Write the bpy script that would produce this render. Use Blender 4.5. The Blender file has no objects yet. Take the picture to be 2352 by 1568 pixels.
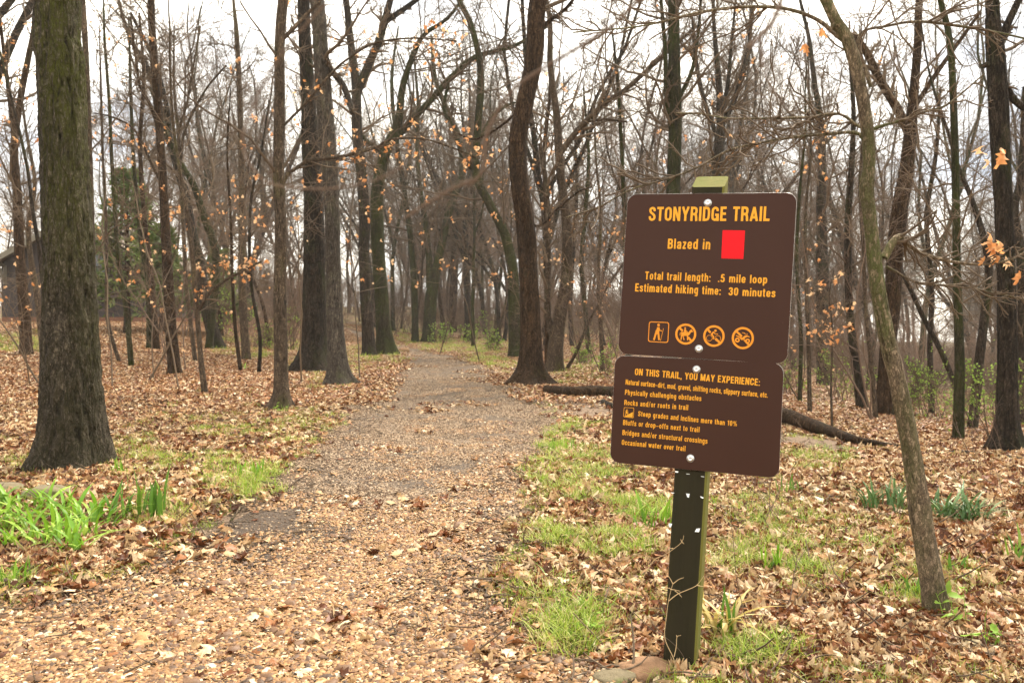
import bpy, math, random
import numpy as np
from math import radians, pi
from mathutils import Matrix, Vector

random.seed(7)
RNG = np.random.default_rng(7)
SC = bpy.context.scene
COL = SC.collection

# ------------------------------------------------------------------ camera
CAM_H = 0.95
PITCH = radians(1.3)
F = 1829.0                      # focal length in units of a 2352 px wide frame
CX, CY = 1176.0, 784.0
cam_data = bpy.data.cameras.new('camera')
cam_data.lens = 28.0
cam_data.sensor_width = 36.0
cam_data.clip_start = 0.05
cam_data.clip_end = 900
cam_data.dof.use_dof = True
cam_data.dof.focus_distance = 2.6
cam_data.dof.aperture_fstop = 9.0
cam = bpy.data.objects.new('camera', cam_data)
COL.objects.link(cam)
cam.location = (0, 0, CAM_H)
cam.rotation_euler = (pi / 2 - PITCH, 0, 0)
SC.camera = cam

# ------------------------------------------------------------------ sky, sun, exposure
SUN_EL, SUN_AZ = radians(52), radians(38)      # azimuth from +Y towards +X
world = bpy.data.worlds.new('World')
SC.world = world
world.use_nodes = True
wn, wl = world.node_tree.nodes, world.node_tree.links
wn.clear()
w_out = wn.new('ShaderNodeOutputWorld')
w_bg = wn.new('ShaderNodeBackground')
w_bg.inputs['Strength'].default_value = 0.065
w_sky = wn.new('ShaderNodeTexSky')
w_sky.sky_type = 'NISHITA'
w_sky.sun_disc = False
w_sky.sun_elevation = SUN_EL
w_sky.sun_rotation = SUN_AZ
w_tc = wn.new('ShaderNodeTexCoord')
w_map = wn.new('ShaderNodeMapping')
w_map.inputs['Scale'].default_value = (1.2, 1.2, 3.0)
w_no = wn.new('ShaderNodeTexNoise')
w_no.inputs['Scale'].default_value = 2.2
w_no.inputs['Detail'].default_value = 6
w_no.inputs['Roughness'].default_value = 0.55
w_cr = wn.new('ShaderNodeValToRGB')
w_cr.color_ramp.elements[0].position = 0.33
w_cr.color_ramp.elements[0].color = (2.3, 2.6, 3.1, 1)
w_cr.color_ramp.elements[1].position = 0.56
w_cr.color_ramp.elements[1].color = (10.2, 9.6, 8.3, 1)
w_mx = wn.new('ShaderNodeMix')
w_mx.data_type = 'RGBA'
w_mx.inputs[0].default_value = 0.92
wl.new(w_tc.outputs['Generated'], w_map.inputs['Vector'])
wl.new(w_map.outputs[0], w_no.inputs['Vector'])
wl.new(w_no.outputs['Fac'], w_cr.inputs[0])
wl.new(w_sky.outputs[0], w_mx.inputs[6])
wl.new(w_cr.outputs[0], w_mx.inputs[7])
wl.new(w_mx.outputs[2], w_bg.inputs['Color'])
wl.new(w_bg.outputs[0], w_out.inputs['Surface'])

sun_d = bpy.data.lights.new('sun', 'SUN')
sun_d.energy = 1.5
sun_d.angle = radians(10)
sun_d.color = (1.0, 0.93, 0.80)
sun = bpy.data.objects.new('sun', sun_d)
COL.objects.link(sun)
_d = Vector((math.sin(SUN_AZ) * math.cos(SUN_EL), math.cos(SUN_AZ) * math.cos(SUN_EL), math.sin(SUN_EL)))
sun.rotation_euler = _d.to_track_quat('Z', 'Y').to_euler()
sun.location = (10, 10, 30)

SC.view_settings.view_transform = 'Standard'
SC.view_settings.look = 'None'
SC.view_settings.exposure = 2.5
SC.view_settings.gamma = 1.0
SC.view_settings.use_curve_mapping = False
SC.render.engine = 'CYCLES'
SC.cycles.use_denoising = True
SC.cycles.max_bounces = 6
SC.cycles.diffuse_bounces = 3
SC.cycles.transmission_bounces = 2
SC.cycles.transparent_max_bounces = 4
SC.cycles.use_adaptive_sampling = True
SC.cycles.adaptive_threshold = 0.02
SC.cycles.volume_bounces = 1

# ------------------------------------------------------------------ small maths
def sstep(a, b, x):
    t = np.clip((np.asarray(x, float) - a) / (b - a), 0, 1)
    return t * t * (3 - 2 * t)

def _hash(ix, iy, iz, s):
    h = (ix.astype(np.int64) * 374761393 + iy.astype(np.int64) * 668265263 + iz.astype(np.int64) * 2147483647 + s * 974634777) & 0x7fffffff
    h = ((h ^ (h >> 13)) * 1274126177) & 0x7fffffff
    return ((h ^ (h >> 16)) & 0xffff) / 65535.0

def vnoise(x, y, z=None, seed=0):
    x = np.asarray(x, float); y = np.asarray(y, float)
    z = np.zeros_like(x) if z is None else np.asarray(z, float)
    xi, yi, zi = np.floor(x), np.floor(y), np.floor(z)
    fx, fy, fz = x - xi, y - yi, z - zi
    fx, fy, fz = fx * fx * (3 - 2 * fx), fy * fy * (3 - 2 * fy), fz * fz * (3 - 2 * fz)
    r = 0
    for a in (0, 1):
        wx = fx if a else 1 - fx
        for b in (0, 1):
            wy = fy if b else 1 - fy
            for c in (0, 1):
                wz = fz if c else 1 - fz
                r = r + wx * wy * wz * _hash(xi + a, yi + b, zi + c, seed)
    return r

def fbm(x, y, z=None, oct=3, seed=0):
    r, a, t = 0, 1.0, 0
    z = np.zeros_like(np.asarray(x, float)) if z is None else z
    for i in range(oct):
        r = r + a * vnoise(np.asarray(x) * 2 ** i, np.asarray(y) * 2 ** i, np.asarray(z) * 2 ** i, seed + i * 17)
        t += a; a *= 0.5
    return r / t

# ------------------------------------------------------------------ terrain
def flat(vx, vy):
    d = CAM_H * F / (vy - 742.5)
    return ((vx - CX) / F * d, d)

LEFT = [(0, 1385), (200, 1330), (350, 1275), (470, 1215), (560, 1165), (640, 1110), (740, 1010), (820, 940), (880, 880), (922, 835), (926, 815), (905, 803), (880, 797)]
RIGHT = [(1400, 1568), (1250, 1480), (1170, 1400), (1170, 1300), (1190, 1220), (1190, 1140), (1215, 1080), (1250, 1020), (1265, 960), (1215, 895), (1130, 845), (1050, 818), (985, 806), (940, 799), (900, 795)]
_l = np.array([flat(*p) for p in LEFT]); _r = np.array([flat(*p) for p in RIGHT])
LY = np.concatenate([[-30, 1.5, 2.45], _l[:, 1], [44, 60]]); LX = np.concatenate([[-14, -9.0, -4.0], _l[:, 0], [-9.6, -22]])
RY = np.concatenate([[-30, 1.2, 1.9], _r[:, 1], [42, 60]]); RX = np.concatenate([[2.0, 0.75, 0.55], _r[:, 0], [-7.6, -20]])
def trail_l(y): return np.interp(y, LY, LX)
def trail_r(y): return np.interp(y, RY, RX)
def trail_in(x, y):
    """distance inside the trail (positive inside), ragged edge included"""
    n = (fbm(x * 2.3, y * 2.3, seed=5) - .5) * 0.36 + (vnoise(x * 9, y * 9, seed=9) - .5) * 0.16
    sc = np.clip(np.asarray(y) / 8, .5, 1.5)
    return np.minimum(x - trail_l(y), trail_r(y) - x) * 1.0 + n * sc

def height(x, y):
    x = np.asarray(x, float); y = np.asarray(y, float)
    rise = 0.97 * sstep(4, 13.5, -x) * sstep(8, 27, y)
    ratio = x / np.maximum(y, 1.0)
    drop = sstep(.12, .62, ratio) * 0.09 * np.maximum(0, y - 5)
    drop = 9 * (1 - np.exp(-drop / 9))
    far = 2.2 * sstep(32, 110, y) * (1 - sstep(.12, .4, ratio))
    und = (fbm(x * .45 + 40, y * .45, seed=2) - .5) * 0.10 * sstep(1.5, 6, np.hypot(x, y)) + (vnoise(x * 2.1, y * 2.1, seed=3) - .5) * 0.025
    ti = np.minimum(x - trail_l(y), trail_r(y) - x)
    sunk = -0.03 * sstep(-.1, .7, ti)
    return rise - drop + far + und * (1 - .6 * sstep(0, .5, ti)) + sunk

def H(x, y): return float(height(np.array([x]), np.array([y]))[0])

CAMP = np.array([0, 0, CAM_H])
FW = np.array([0, math.cos(PITCH), -math.sin(PITCH)]); UP = np.array([0, math.sin(PITCH), math.cos(PITCH)]); RT = np.array([1.0, 0, 0])
def at(vx, vy, D):
    """the place seen at picture point (vx, vy), D metres ahead"""
    return CAMP + D * (FW + RT * (vx - CX) / F - UP * (vy - CY) / F)
def hit(vx, vy, dmax=70.0):
    D = np.concatenate([np.arange(1.5, 12, .02), np.arange(12, dmax, .08)])
    P = CAMP[None] + D[:, None] * (FW + RT * (vx - CX) / F - UP * (vy - CY) / F)[None]
    under = P[:, 2] < height(P[:, 0], P[:, 1])
    i = int(np.argmax(under)) if under.any() else len(D) - 1
    return float(D[i])

# ------------------------------------------------------------------ mesh helpers
def tag(o, label=None, cat=None, group=None, kind=None):
    if label: o['label'] = label
    if cat: o['category'] = cat
    if group: o['group'] = group
    if kind: o['kind'] = kind
    return o

def np_mesh(name, V, Q=None, T=None, mats=(), smooth=True, attrs=None):
    me = bpy.data.meshes.new(name)
    nq = 0 if Q is None else len(Q); nt = 0 if T is None else len(T)
    me.vertices.add(len(V)); me.vertices.foreach_set('co', np.asarray(V, np.float32).ravel())
    loops = []
    if nq: loops.append(np.asarray(Q, np.int32).ravel())
    if nt: loops.append(np.asarray(T, np.int32).ravel())
    loops = np.concatenate(loops)
    me.loops.add(len(loops)); me.loops.foreach_set('vertex_index', loops)
    me.polygons.add(nq + nt)
    st = np.concatenate([np.arange(nq) * 4, nq * 4 + np.arange(nt) * 3]).astype(np.int32)
    me.polygons.foreach_set('loop_start', st)
    me.polygons.foreach_set('use_smooth', np.full(nq + nt, smooth))
    me.update(calc_edges=True)
    for k, v in (attrs or {}).items():
        a = me.attributes.new(k, 'FLOAT', 'POINT'); a.data.foreach_set('value', np.asarray(v, np.float32))
    for m in mats: me.materials.append(m)
    return me

def link(name, me, parent=None, loc=None):
    o = bpy.data.objects.new(name, me); COL.objects.link(o)
    if parent is not None: o.parent = parent
    if loc is not None: o.location = loc
    return o
def empty(name, loc, label=None, cat=None, group=None):
    o = bpy.data.objects.new(name, None); COL.objects.link(o); o.location = loc; o.empty_display_size = .1
    return tag(o, label, cat, group)

class Buf:
    """gathers pieces into one mesh"""
    def __init__(s): s.V = []; s.Q = []; s.T = []; s.A = []; s.n = 0
    def add(s, V, Q=None, T=None, a=0.0):
        V = np.asarray(V, float)
        if len(V) == 0: return
        s.V.append(V)
        if Q is not None and len(Q): s.Q.append(np.asarray(Q) + s.n)
        if T is not None and len(T): s.T.append(np.asarray(T) + s.n)
        s.A.append(np.broadcast_to(np.asarray(a, float), (len(V),)))
        s.n += len(V)
    def mesh(s, name, mat, smooth=True):
        return np_mesh(name, np.vstack(s.V), np.vstack(s.Q) if s.Q else None, np.vstack(s.T) if s.T else None, [mat] if mat else [], smooth, {'rnd': np.concatenate(s.A)})

def tubes(P, R, m=4, cap=False):
    """P (N,K,3) centre lines, R (N,K) radii -> verts, quads"""
    P = np.asarray(P, float); R = np.asarray(R, float)
    N, K, _ = P.shape
    T = np.gradient(P, axis=1); T /= np.linalg.norm(T, axis=2, keepdims=True) + 1e-9
    mean = T.mean(1); ax = np.eye(3)[np.argmin(np.abs(mean), axis=1)]
    U = np.cross(T, ax[:, None, :]); U /= np.linalg.norm(U, axis=2, keepdims=True) + 1e-9
    W = np.cross(T, U)
    th = np.arange(m) * 2 * pi / m
    V = P[:, :, None, :] + R[:, :, None, None] * (np.cos(th)[None, None, :, None] * U[:, :, None, :] + np.sin(th)[None, None, :, None] * W[:, :, None, :])
    idx = np.arange(N * K * m).reshape(N, K, m)
    a = idx[:, :-1, :]; b = np.roll(idx, -1, 2)[:, :-1, :]; c = np.roll(idx, -1, 2)[:, 1:, :]; d = idx[:, 1:, :]
    Q = np.stack([a, b, c, d], -1).reshape(-1, 4)
    return V.reshape(-1, 3), Q

def smooth_path(pts, n):
    """Catmull-Rom through rows of pts (any columns), n samples"""
    p = np.asarray(pts, float)
    seg = np.r_[0, np.cumsum(np.linalg.norm(np.diff(p[:, :3], axis=0), axis=1))]
    q = np.vstack([2 * p[0] - p[1], p, 2 * p[-1] - p[-2]])
    out = []
    for s in np.linspace(0, seg[-1], n):
        i = min(int(np.searchsorted(seg, s, side='right')) - 1, len(p) - 2)
        t = (s - seg[i]) / max(seg[i + 1] - seg[i], 1e-9)
        a, b, c, d = q[i], q[i + 1], q[i + 2], q[i + 3]
        out.append(.5 * ((2 * b) + (-a + c) * t + (2 * a - 5 * b + 4 * c - d) * t * t + (-a + 3 * b - 3 * c + d) * t ** 3))
    return np.array(out)

def norm(v): return v / (np.linalg.norm(v, axis=-1, keepdims=True) + 1e-9)

def grow(start, dirs, length, r0, r1, K, wig, up, rng):
    """random-walk branches: start (N,3) dirs (N,3) length (N,) -> P (N,K,3), R (N,K)"""
    N = len(start); P = np.zeros((N, K, 3)); P[:, 0] = start
    d = norm(dirs); step = (length / (K - 1))[:, None]
    for k in range(1, K):
        d = norm(d + rng.normal(0, wig, (N, 3)) + np.array([0, 0, up]))
        P[:, k] = P[:, k - 1] + d * step
    t = np.linspace(0, 1, K)[None]
    return P, r0[:, None] * (1 - t) + r1[:, None] * t

def sprout(P, R, n_per, tmin, tmax, ang, rng, lenf, K, wig, up, minr=.0015, rfac=.55):
    """children on branches; n_per per branch"""
    N, Kp, _ = P.shape
    par = np.repeat(np.arange(N), n_per); M = len(par)
    t = rng.uniform(tmin, tmax, M) * (Kp - 1); i = np.minimum(t.astype(int), Kp - 2); f = (t - i)[:, None]
    S = P[par, i] * (1 - f) + P[par, i + 1] * f
    rr = R[par, i] * (1 - f[:, 0]) + R[par, i + 1] * f[:, 0]
    T = norm(P[par, i + 1] - P[par, i])
    side = norm(np.cross(T, rng.normal(0, 1, (M, 3))))
    a = rng.uniform(ang[0], ang[1], M)[:, None]
    D = T * np.cos(a) + side * np.sin(a)
    plen = np.linalg.norm(np.diff(P, axis=1), axis=2).sum(1)[par]
    L = plen * rng.uniform(lenf[0], lenf[1], M) * (1.15 - .55 * t / (Kp - 1))
    r0 = np.maximum(rr * rfac, minr)
    return grow(S, D, L, r0, np.maximum(r0 * .35, minr * .7), K, wig, up, rng)

# ------------------------------------------------------------------ materials
class NT:
    def __init__(s, name, rough=.8, spec=.3):
        s.m = bpy.data.materials.new(name); s.m.use_nodes = True
        s.n, s.l = s.m.node_tree.nodes, s.m.node_tree.links
        s.b = s.n['Principled BSDF']
        s.b.inputs['Roughness'].default_value = rough
        s.b.inputs['Specular IOR Level'].default_value = spec
        s.out = s.n['Material Output']
    def set(s, inp, v):
        if hasattr(v, 'is_output') or isinstance(v, bpy.types.NodeSocket): s.l.new(v, inp)
        else: inp.default_value = v
    def coord(s, kind='Object', scale=(1, 1, 1)):
        t = s.n.new('ShaderNodeTexCoord'); mp = s.n.new('ShaderNodeMapping')
        mp.inputs['Scale'].default_value = scale
        if kind == 'World':
            g = s.n.new('ShaderNodeNewGeometry'); s.l.new(g.outputs['Position'], mp.inputs[0])
        else: s.l.new(t.outputs[kind], mp.inputs[0])
        return mp.outputs[0]
    def noise(s, vec, scale, detail=4, rough=.6, dist=0.):
        t = s.n.new('ShaderNodeTexNoise'); s.l.new(vec, t.inputs['Vector'])
        t.inputs['Scale'].default_value = scale; t.inputs['Detail'].default_value = detail; t.inputs['Roughness'].default_value = rough; t.inputs['Distortion'].default_value = dist
        return t.outputs['Fac']
    def voro(s, vec, scale, feature='F1', out='Distance', rnd=1.):
        t = s.n.new('ShaderNodeTexVoronoi'); t.feature = feature; s.l.new(vec, t.inputs['Vector'])
        t.inputs['Scale'].default_value = scale; t.inputs['Randomness'].default_value = rnd
        return t.outputs[out]
    def math(s, op, a, b=0., clamp=False):
        t = s.n.new('ShaderNodeMath'); t.operation = op; t.use_clamp = clamp
        s.set(t.inputs[0], a); s.set(t.inputs[1], b); return t.outputs[0]
    def ramp(s, fac, stops):
        t = s.n.new('ShaderNodeValToRGB'); e = t.color_ramp.elements
        while len(e) < len(stops): e.new(.5)
        for k, (p, c) in enumerate(stops):
            e[k].position = p; e[k].color = (*c, 1) if len(c) == 3 else c
        s.l.new(fac, t.inputs[0]); return t.outputs[0]
    def fr(s, fac, a, b):
        return s.ramp(fac, [(a, (0, 0, 0)), (b, (1, 1, 1))])
    def mix(s, fac, a, b, mode='MIX'):
        t = s.n.new('ShaderNodeMix'); t.data_type = 'RGBA'; t.blend_type = mode
        s.set(t.inputs[0], fac)
        for i, v in ((6, a), (7, b)):
            if isinstance(v, tuple): t.inputs[i].default_value = (*v, 1) if len(v) == 3 else v
            else: s.l.new(v, t.inputs[i])
        return t.outputs[2]
    def attr(s, name):
        t = s.n.new('ShaderNodeAttribute'); t.attribute_name = name; return t.outputs['Fac']
    def objrnd(s):
        return s.n.new('ShaderNodeObjectInfo').outputs['Random']
    def color(s, c):
        if isinstance(c, tuple): s.b.inputs['Base Color'].default_value = (*c, 1)
        else: s.l.new(c, s.b.inputs['Base Color'])
    def bump(s, h, strength=.5, dist=.01, prev=None):
        t = s.n.new('ShaderNodeBump'); t.inputs['Strength'].default_value = strength; t.inputs['Distance'].default_value = dist
        s.l.new(h, t.inputs['Height'])
        if prev is not None: s.l.new(prev, t.inputs['Normal'])
        s.l.new(t.outputs[0], s.b.inputs['Normal']); return t.outputs[0]
    def translucent(s, col, fac):
        tr = s.n.new('ShaderNodeBsdfTranslucent'); s.l.new(col, tr.inputs[0])
        mx = s.n.new('ShaderNodeMixShader'); mx.inputs[0].default_value = fac
        s.l.new(s.b.outputs[0], mx.inputs[1]); s.l.new(tr.outputs[0], mx.inputs[2]); s.l.new(mx.outputs[0], s.out.inputs[0])

def bark(name, light, dark, scale=24, zs=.16, moss=0., mosscol=(.10, .13, .02), bump=.8, dist=.02, side=None, top=None, crack=1.):
    t = NT(name, .92, .12)
    def ridged(sc, z, det=3, ds=.6):
        n = t.noise(t.coord('Object', (1, 1, z)), sc, det, .55, ds)
        return t.math('ABSOLUTE', t.math('SUBTRACT', t.math('MULTIPLY', n, 2.), 1.))      # 0 in the furrows
    f1 = t.fr(ridged(scale * .55, zs), .0, .20); f2 = t.fr(ridged(scale * 1.3, zs * 1.3), .0, .22)
    fine = t.noise(t.coord('Object', (1, 1, .45)), scale * 3.6, 6, .75)
    fleck = t.noise(t.coord('Object', (1, 1, .35)), scale * 2.1, 6, .8)
    plate = t.math('MULTIPLY', f1, t.math('ADD', t.math('MULTIPLY', f2, .6), .4))
    plate = t.math('ADD', t.math('MULTIPLY', plate, crack), 1 - crack)
    hgt = t.math('ADD', t.math('MULTIPLY', plate, .65), t.math('MULTIPLY', fine, .55))
    c = t.mix(t.fr(hgt, .22, .90), dark, light)
    c = t.mix(t.math('MULTIPLY', t.fr(fleck, .54, .62), .85), c, tuple(min(1, q * 2.2 + .02) for q in light))
    c = t.mix(t.math('MULTIPLY', t.fr(fleck, .46, .38), .7), c, tuple(q * .7 for q in dark))
    c = t.mix(t.math('MULTIPLY', t.fr(fleck, .46, .34), .0), c, dark)
    big = t.noise(t.coord('Object', (1, 1, .3)), 3.2, 5, .65)
    c = t.mix(t.math('MULTIPLY', t.fr(big, .42, .68), .55), c, tuple(q * .9 for q in dark))
    if moss > 0:
        mn = t.noise(t.coord('Object', (1, 1, .45)), 3.1, 5, .65)
        mf = t.fr(mn, .62 - .3 * moss, .84 - .3 * moss)
        if side is not None:
            g = t.n.new('ShaderNodeNewGeometry'); dp = t.n.new('ShaderNodeVectorMath'); dp.operation = 'DOT_PRODUCT'
            t.l.new(g.outputs['Normal'], dp.inputs[0]); dp.inputs[1].default_value = side
            mf = t.math('MULTIPLY', mf, t.fr(dp.outputs['Value'], -.05, .75))
        if top is not None:
            z = t.n.new('ShaderNodeSeparateXYZ'); t.l.new(t.coord('Object'), z.inputs[0])
            mf = t.math('MULTIPLY', mf, t.math('ADD', t.math('MULTIPLY', t.fr(t.math('MULTIPLY', z.outputs[2], .2), top[0] * .2, top[1] * .2), .8), .2))
        mf = t.math('MULTIPLY', mf, t.math('MULTIPLY', t.fr(fleck, .36, .60), .85))
        mc = t.mix(fine, tuple(q * .5 for q in mosscol), tuple(q * 1.5 for q in mosscol))
        c = t.mix(mf, c, mc)
    c = t.mix(t.attr('furrow'), c, tuple(q * .5 for q in dark))
    r = t.math('ADD', t.math('MULTIPLY', t.objrnd(), .4), .8)
    hs = t.n.new('ShaderNodeHueSaturation'); t.l.new(c, hs.inputs['Color']); t.l.new(r, hs.inputs['Value'])
    t.color(hs.outputs[0])
    t.bump(hgt, bump, dist)
    return t.m

M = {}
M['bark_oak'] = bark('bark_oak', (.155, .125, .09), (.012, .009, .006), 34, .3, .95, (.058, .064, .007), .9, .018, (.75, -.6, 0), (.3, 2.4))
M['bark_dark'] = bark('bark_dark', (0.0929, 0.068, 0.0465), (0.0099, 0.0072, 0.0055), 24, .16, .35, (.045, .058, .011), .9, .03)
M['bark_moss'] = bark('bark_moss', (0.0894, 0.068, 0.0415), (0.0088, 0.0077, 0.0044), 22, .18, .85, (.040, .050, .010), .9, .02)
M['bark_brown'] = bark('bark_brown', (0.118, 0.0701, 0.0372), (0.011, 0.006, 0.0033), 26, .2, .12, (.07, .08, .02), .8, .02)
M['bark_tan'] = bark('bark_tan', (0.1966, 0.1404, 0.0936), (0.024, 0.0168, 0.0114), 34, .3, .3, (.08, .085, .02), .6, .012)
M['bark_smooth'] = bark('bark_smooth', (0.3374, 0.2557, 0.1742), (0.031, 0.0217, 0.0136), 48, .55, .62, (.065, .085, .018), .6, .006, crack=.7)
M['bark_grey'] = bark('bark_grey', (0.1365, 0.1137, 0.0878), (0.02, 0.0155, 0.0125), 28, .22, .25, (.05, .06, .016), .7, .02)

def simple_twig(name, a, b):
    t = NT(name, .85, .2)
    n = t.noise(t.coord('World'), 3.5, 3)
    c = t.mix(n, a, b)
    r = t.math('ADD', t.math('MULTIPLY', t.objrnd(), .5), .75)
    hs = t.n.new('ShaderNodeHueSaturation'); t.l.new(c, hs.inputs['Color']); t.l.new(r, hs.inputs['Value'])
    t.color(hs.outputs[0]); return t.m
M['twig'] = simple_twig('twig_bark', (.045, .031, .020), (.155, .108, .070))
M['twig_dark'] = simple_twig('twig_bark_dark', (.030, .023, .016), (.09, .066, .045))
M['twig_red'] = simple_twig('twig_bark_reddish', (.07, .045, .031), (.19, .125, .088))

def leafmat(name, stops, trans=.25, rough=.6, spot=.5):
    t = NT(name, rough, .25)
    a = t.attr('rnd')
    n = t.noise(t.coord('World'), 1.3, 4)
    f = t.math('ADD', t.math('MULTIPLY', a, .78), t.math('MULTIPLY', n, .22))
    c = t.ramp(f, stops)
    n2 = t.noise(t.coord('World'), 90, 3)
    c = t.mix(t.math('MULTIPLY', t.fr(n2, .45, .75), spot), c, tuple(q * .45 for q in stops[1][1]))
    t.color(c); t.translucent(c, trans); return t.m
M['litter'] = leafmat('leaf_litter', [(.05, (.035, .015, .008)), (.28, (.14, .045, .016)), (.44, (.27, .11, .038)), (.60, (.38, .21, .088)), (.78, (.52, .365, .20)), (.92, (.68, .55, .39))], .12, .5, .6)
M['orange_leaf'] = leafmat('clinging_leaf', [(.05, (.50, .20, .06)), (.35, (.66, .30, .11)), (.6, (.74, .42, .20)), (.85, (.80, .55, .32)), (.95, (.82, .62, .42))], .45, .6, .2)
M['grass'] = leafmat('grass_blade', [(.05, (.07, .14, .012)), (.30, (.16, .26, .02)), (.52, (.28, .36, .035)), (.74, (.42, .42, .10)), (.92, (.52, .43, .22))], .35, .5, .1)
M['green_leaf'] = leafmat('strap_leaf_green', [(.05, (.055, .13, .010)), (.4, (.12, .25, .014)), (.75, (.21, .36, .03)), (.92, (.36, .46, .09)), (1., (.5, .5, .15))], .35, .42, .08)
M['iris_leaf'] = leafmat('iris_leaf_green', [(.05, (.04, .10, .018)), (.5, (.085, .18, .02)), (.85, (.19, .28, .035)), (.95, (.5, .36, .08))], .3, .42, .1)
M['grey_leaf'] = leafmat('daffodil_leaf', [(.05, (.035, .08, .02)), (.5, (.075, .14, .04)), (.85, (.16, .22, .09)), (.95, (.32, .36, .18))], .25, .42, .1)
M['dry_leaf'] = leafmat('wilted_leaf', [(.05, (.35, .26, .06)), (.5, (.5, .38, .12)), (.85, (.6, .48, .24)), (.95, (.6, .45, .3))], .3, .5, .15)
M['shrub_leaf'] = leafmat('spring_shrub_leaf', [(.05, (.14, .24, .03)), (.5, (.24, .38, .05)), (.9, (.38, .5, .10))], .4, .5, .1)
M['needle'] = leafmat('evergreen_needles', [(.05, (.045, .075, .018)), (.5, (.09, .135, .03)), (.9, (.18, .21, .06))], .2, .6, .2)

# ground under the litter
t = NT('forest_floor', .95, .15)
v = t.coord('World')
n1 = t.noise(v, 6, 6, .65); n2 = t.noise(v, 55, 6, .7); n3 = t.noise(v, .8, 4)
cell = t.voro(v, 22, 'F1', 'Color')
sp = t.n.new('ShaderNodeSeparateColor'); t.l.new(cell, sp.inputs[0])
leafy = t.ramp(sp.outputs[0], [(0., (.06, .03, .018)), (.35, (.17, .085, .045)), (.6, (.27, .16, .09)), (.85, (.36, .24, .15)), (1., (.45, .33, .22))])
leafy = t.mix(t.fr(n2, .35, .65), (.04, .022, .013), leafy)
dirt = t.mix(n2, (.075, .05, .034), (.27, .19, .13))
far_g = t.mix(t.fr(t.noise(v, 1.7, 5), .5, .66), leafy, (.20, .21, .07))
g = t.mix(t.fr(t.attr('litter'), .2, .8), dirt, far_g)
t.color(g)
t.bump(t.math('ADD', n1, t.math('MULTIPLY', n2, .6)), .8, .03)
M['floor'] = t.m

t = NT('gravel_trail', .85, .25)
v = t.coord('World')
c1 = t.voro(v, 62, 'F1', 'Color'); e1 = t.voro(v, 62, 'DISTANCE_TO_EDGE')
sp = t.n.new('ShaderNodeSeparateColor'); t.l.new(c1, sp.inputs[0])
st = t.ramp(sp.outputs[0], [(0., (.12, .08, .05)), (.3, (.27, .17, .095)), (.6, (.40, .27, .16)), (.85, (.50, .37, .25)), (1., (.62, .52, .42))])
n2 = t.noise(v, 45, 6, .75); n3 = t.noise(v, 1.1, 5, .6); n4 = t.noise(v, 8, 5, .7)
stony = t.mix(t.fr(e1, .0, .12), (.07, .045, .03), st)
n5 = t.noise(v, 17, 6, .8)
mud = t.mix(t.fr(n2, .38, .62), (.12, .08, .052), (.31, .225, .15))
mud = t.mix(t.fr(n5, .5, .62), mud, (.38, .29, .20))
mud = t.mix(t.math('MULTIPLY', t.fr(n5, .46, .36), .7), mud, (.045, .03, .02))
f = t.math('ADD', t.attr('stony'), t.math('MULTIPLY', t.math('SUBTRACT', n4, .5), .6))
c = t.mix(t.fr(f, .3, .7), mud, stony)
c = t.mix(t.math('MULTIPLY', t.fr(n3, .50, .66), .5), c, t.mix(n2, (.07, .045, .03), (.2, .14, .1)))
c = t.mix(t.math('MULTIPLY', t.fr(t.noise(v, 130, 3), .62, .7), .6), c, (.55, .45, .34))
c = t.mix(t.math('MULTIPLY', t.attr('damp'), .75), c, t.mix(n2, (.035, .024, .017), (.15, .105, .075)))
t.color(c)
t.l.new(t.math('SUBTRACT', .85, t.math('MULTIPLY', t.attr('damp'), .45)), t.b.inputs['Roughness'])
t.bump(t.math('ADD', t.math('MULTIPLY', e1, 1.2), t.math('ADD', n2, n5)), 1., .02)
M['trail'] = t.m

t = NT('pea_gravel', .6, .35)
a = t.attr('rnd')
c = t.ramp(a, [(0., (.03, .017, .010)), (.2, (.09, .045, .022)), (.42, (.19, .090, .032)), (.66, (.31, .170, .064)), (.86, (.40, .26, .12)), (1., (.52, .42, .29))])
c = t.mix(t.math('MULTIPLY', t.fr(t.noise(t.coord('World'), 160, 4), .45, .7), .4), c, (.2, .12, .07))
t.color(c); M['gravel'] = t.m
t = NT('trail_chip', .8, .2); t.color(t.ramp(t.attr('rnd'), [(0., (.05, .03, .018)), (.3, (.13, .08, .05)), (.5, (.28, .19, .12)), (.85, (.42, .31, .205)), (1., (.52, .42, .30))])); M['chips'] = t.m

# ------------------------------------------------------------------ ground
def axis_pts(lo, hi, n, s):
    a, b = math.asinh(lo / s), math.asinh(hi / s)
    return np.sinh(np.linspace(a, b, n)) * s
gx = axis_pts(-320, 320, 270, 3.5)
gy = axis_pts(-30, 420, 330, 5.0)
X, Y = np.meshgrid(gx, gy)
Z = height(X, Y)
ti = np.minimum(X - trail_l(Y), trail_r(Y) - X)
Z = Z - 0.03 * sstep(0.05, .3, ti) * (Y < 58)         # the trail's own surface lies above this bed
DIRT = [(at(1330, 935, hit(1330, 935)), 1.3), (at(1850, 1015, hit(1850, 1015)), .75), (at(780, 905, hit(780, 905)), 1.0), (at(1200, 900, hit(1200, 900)), .8)]
def dirtness(x, y):
    r = np.zeros_like(np.asarray(x, float))
    for p, s in DIRT:
        r = np.maximum(r, 1 - sstep(.45, 1.1, np.hypot((x - p[0]) / s, (y - p[1]) / (s * 1.3)) + (fbm(x * 3, y * 3, seed=31) - .5) * .6))
    return r
lit = 1 - np.maximum(sstep(-.35, .0, trail_in(X, Y)), dirtness(X, Y))
n0, n1_ = X.shape
idx = np.arange(n0 * n1_).reshape(n0, n1_)
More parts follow.
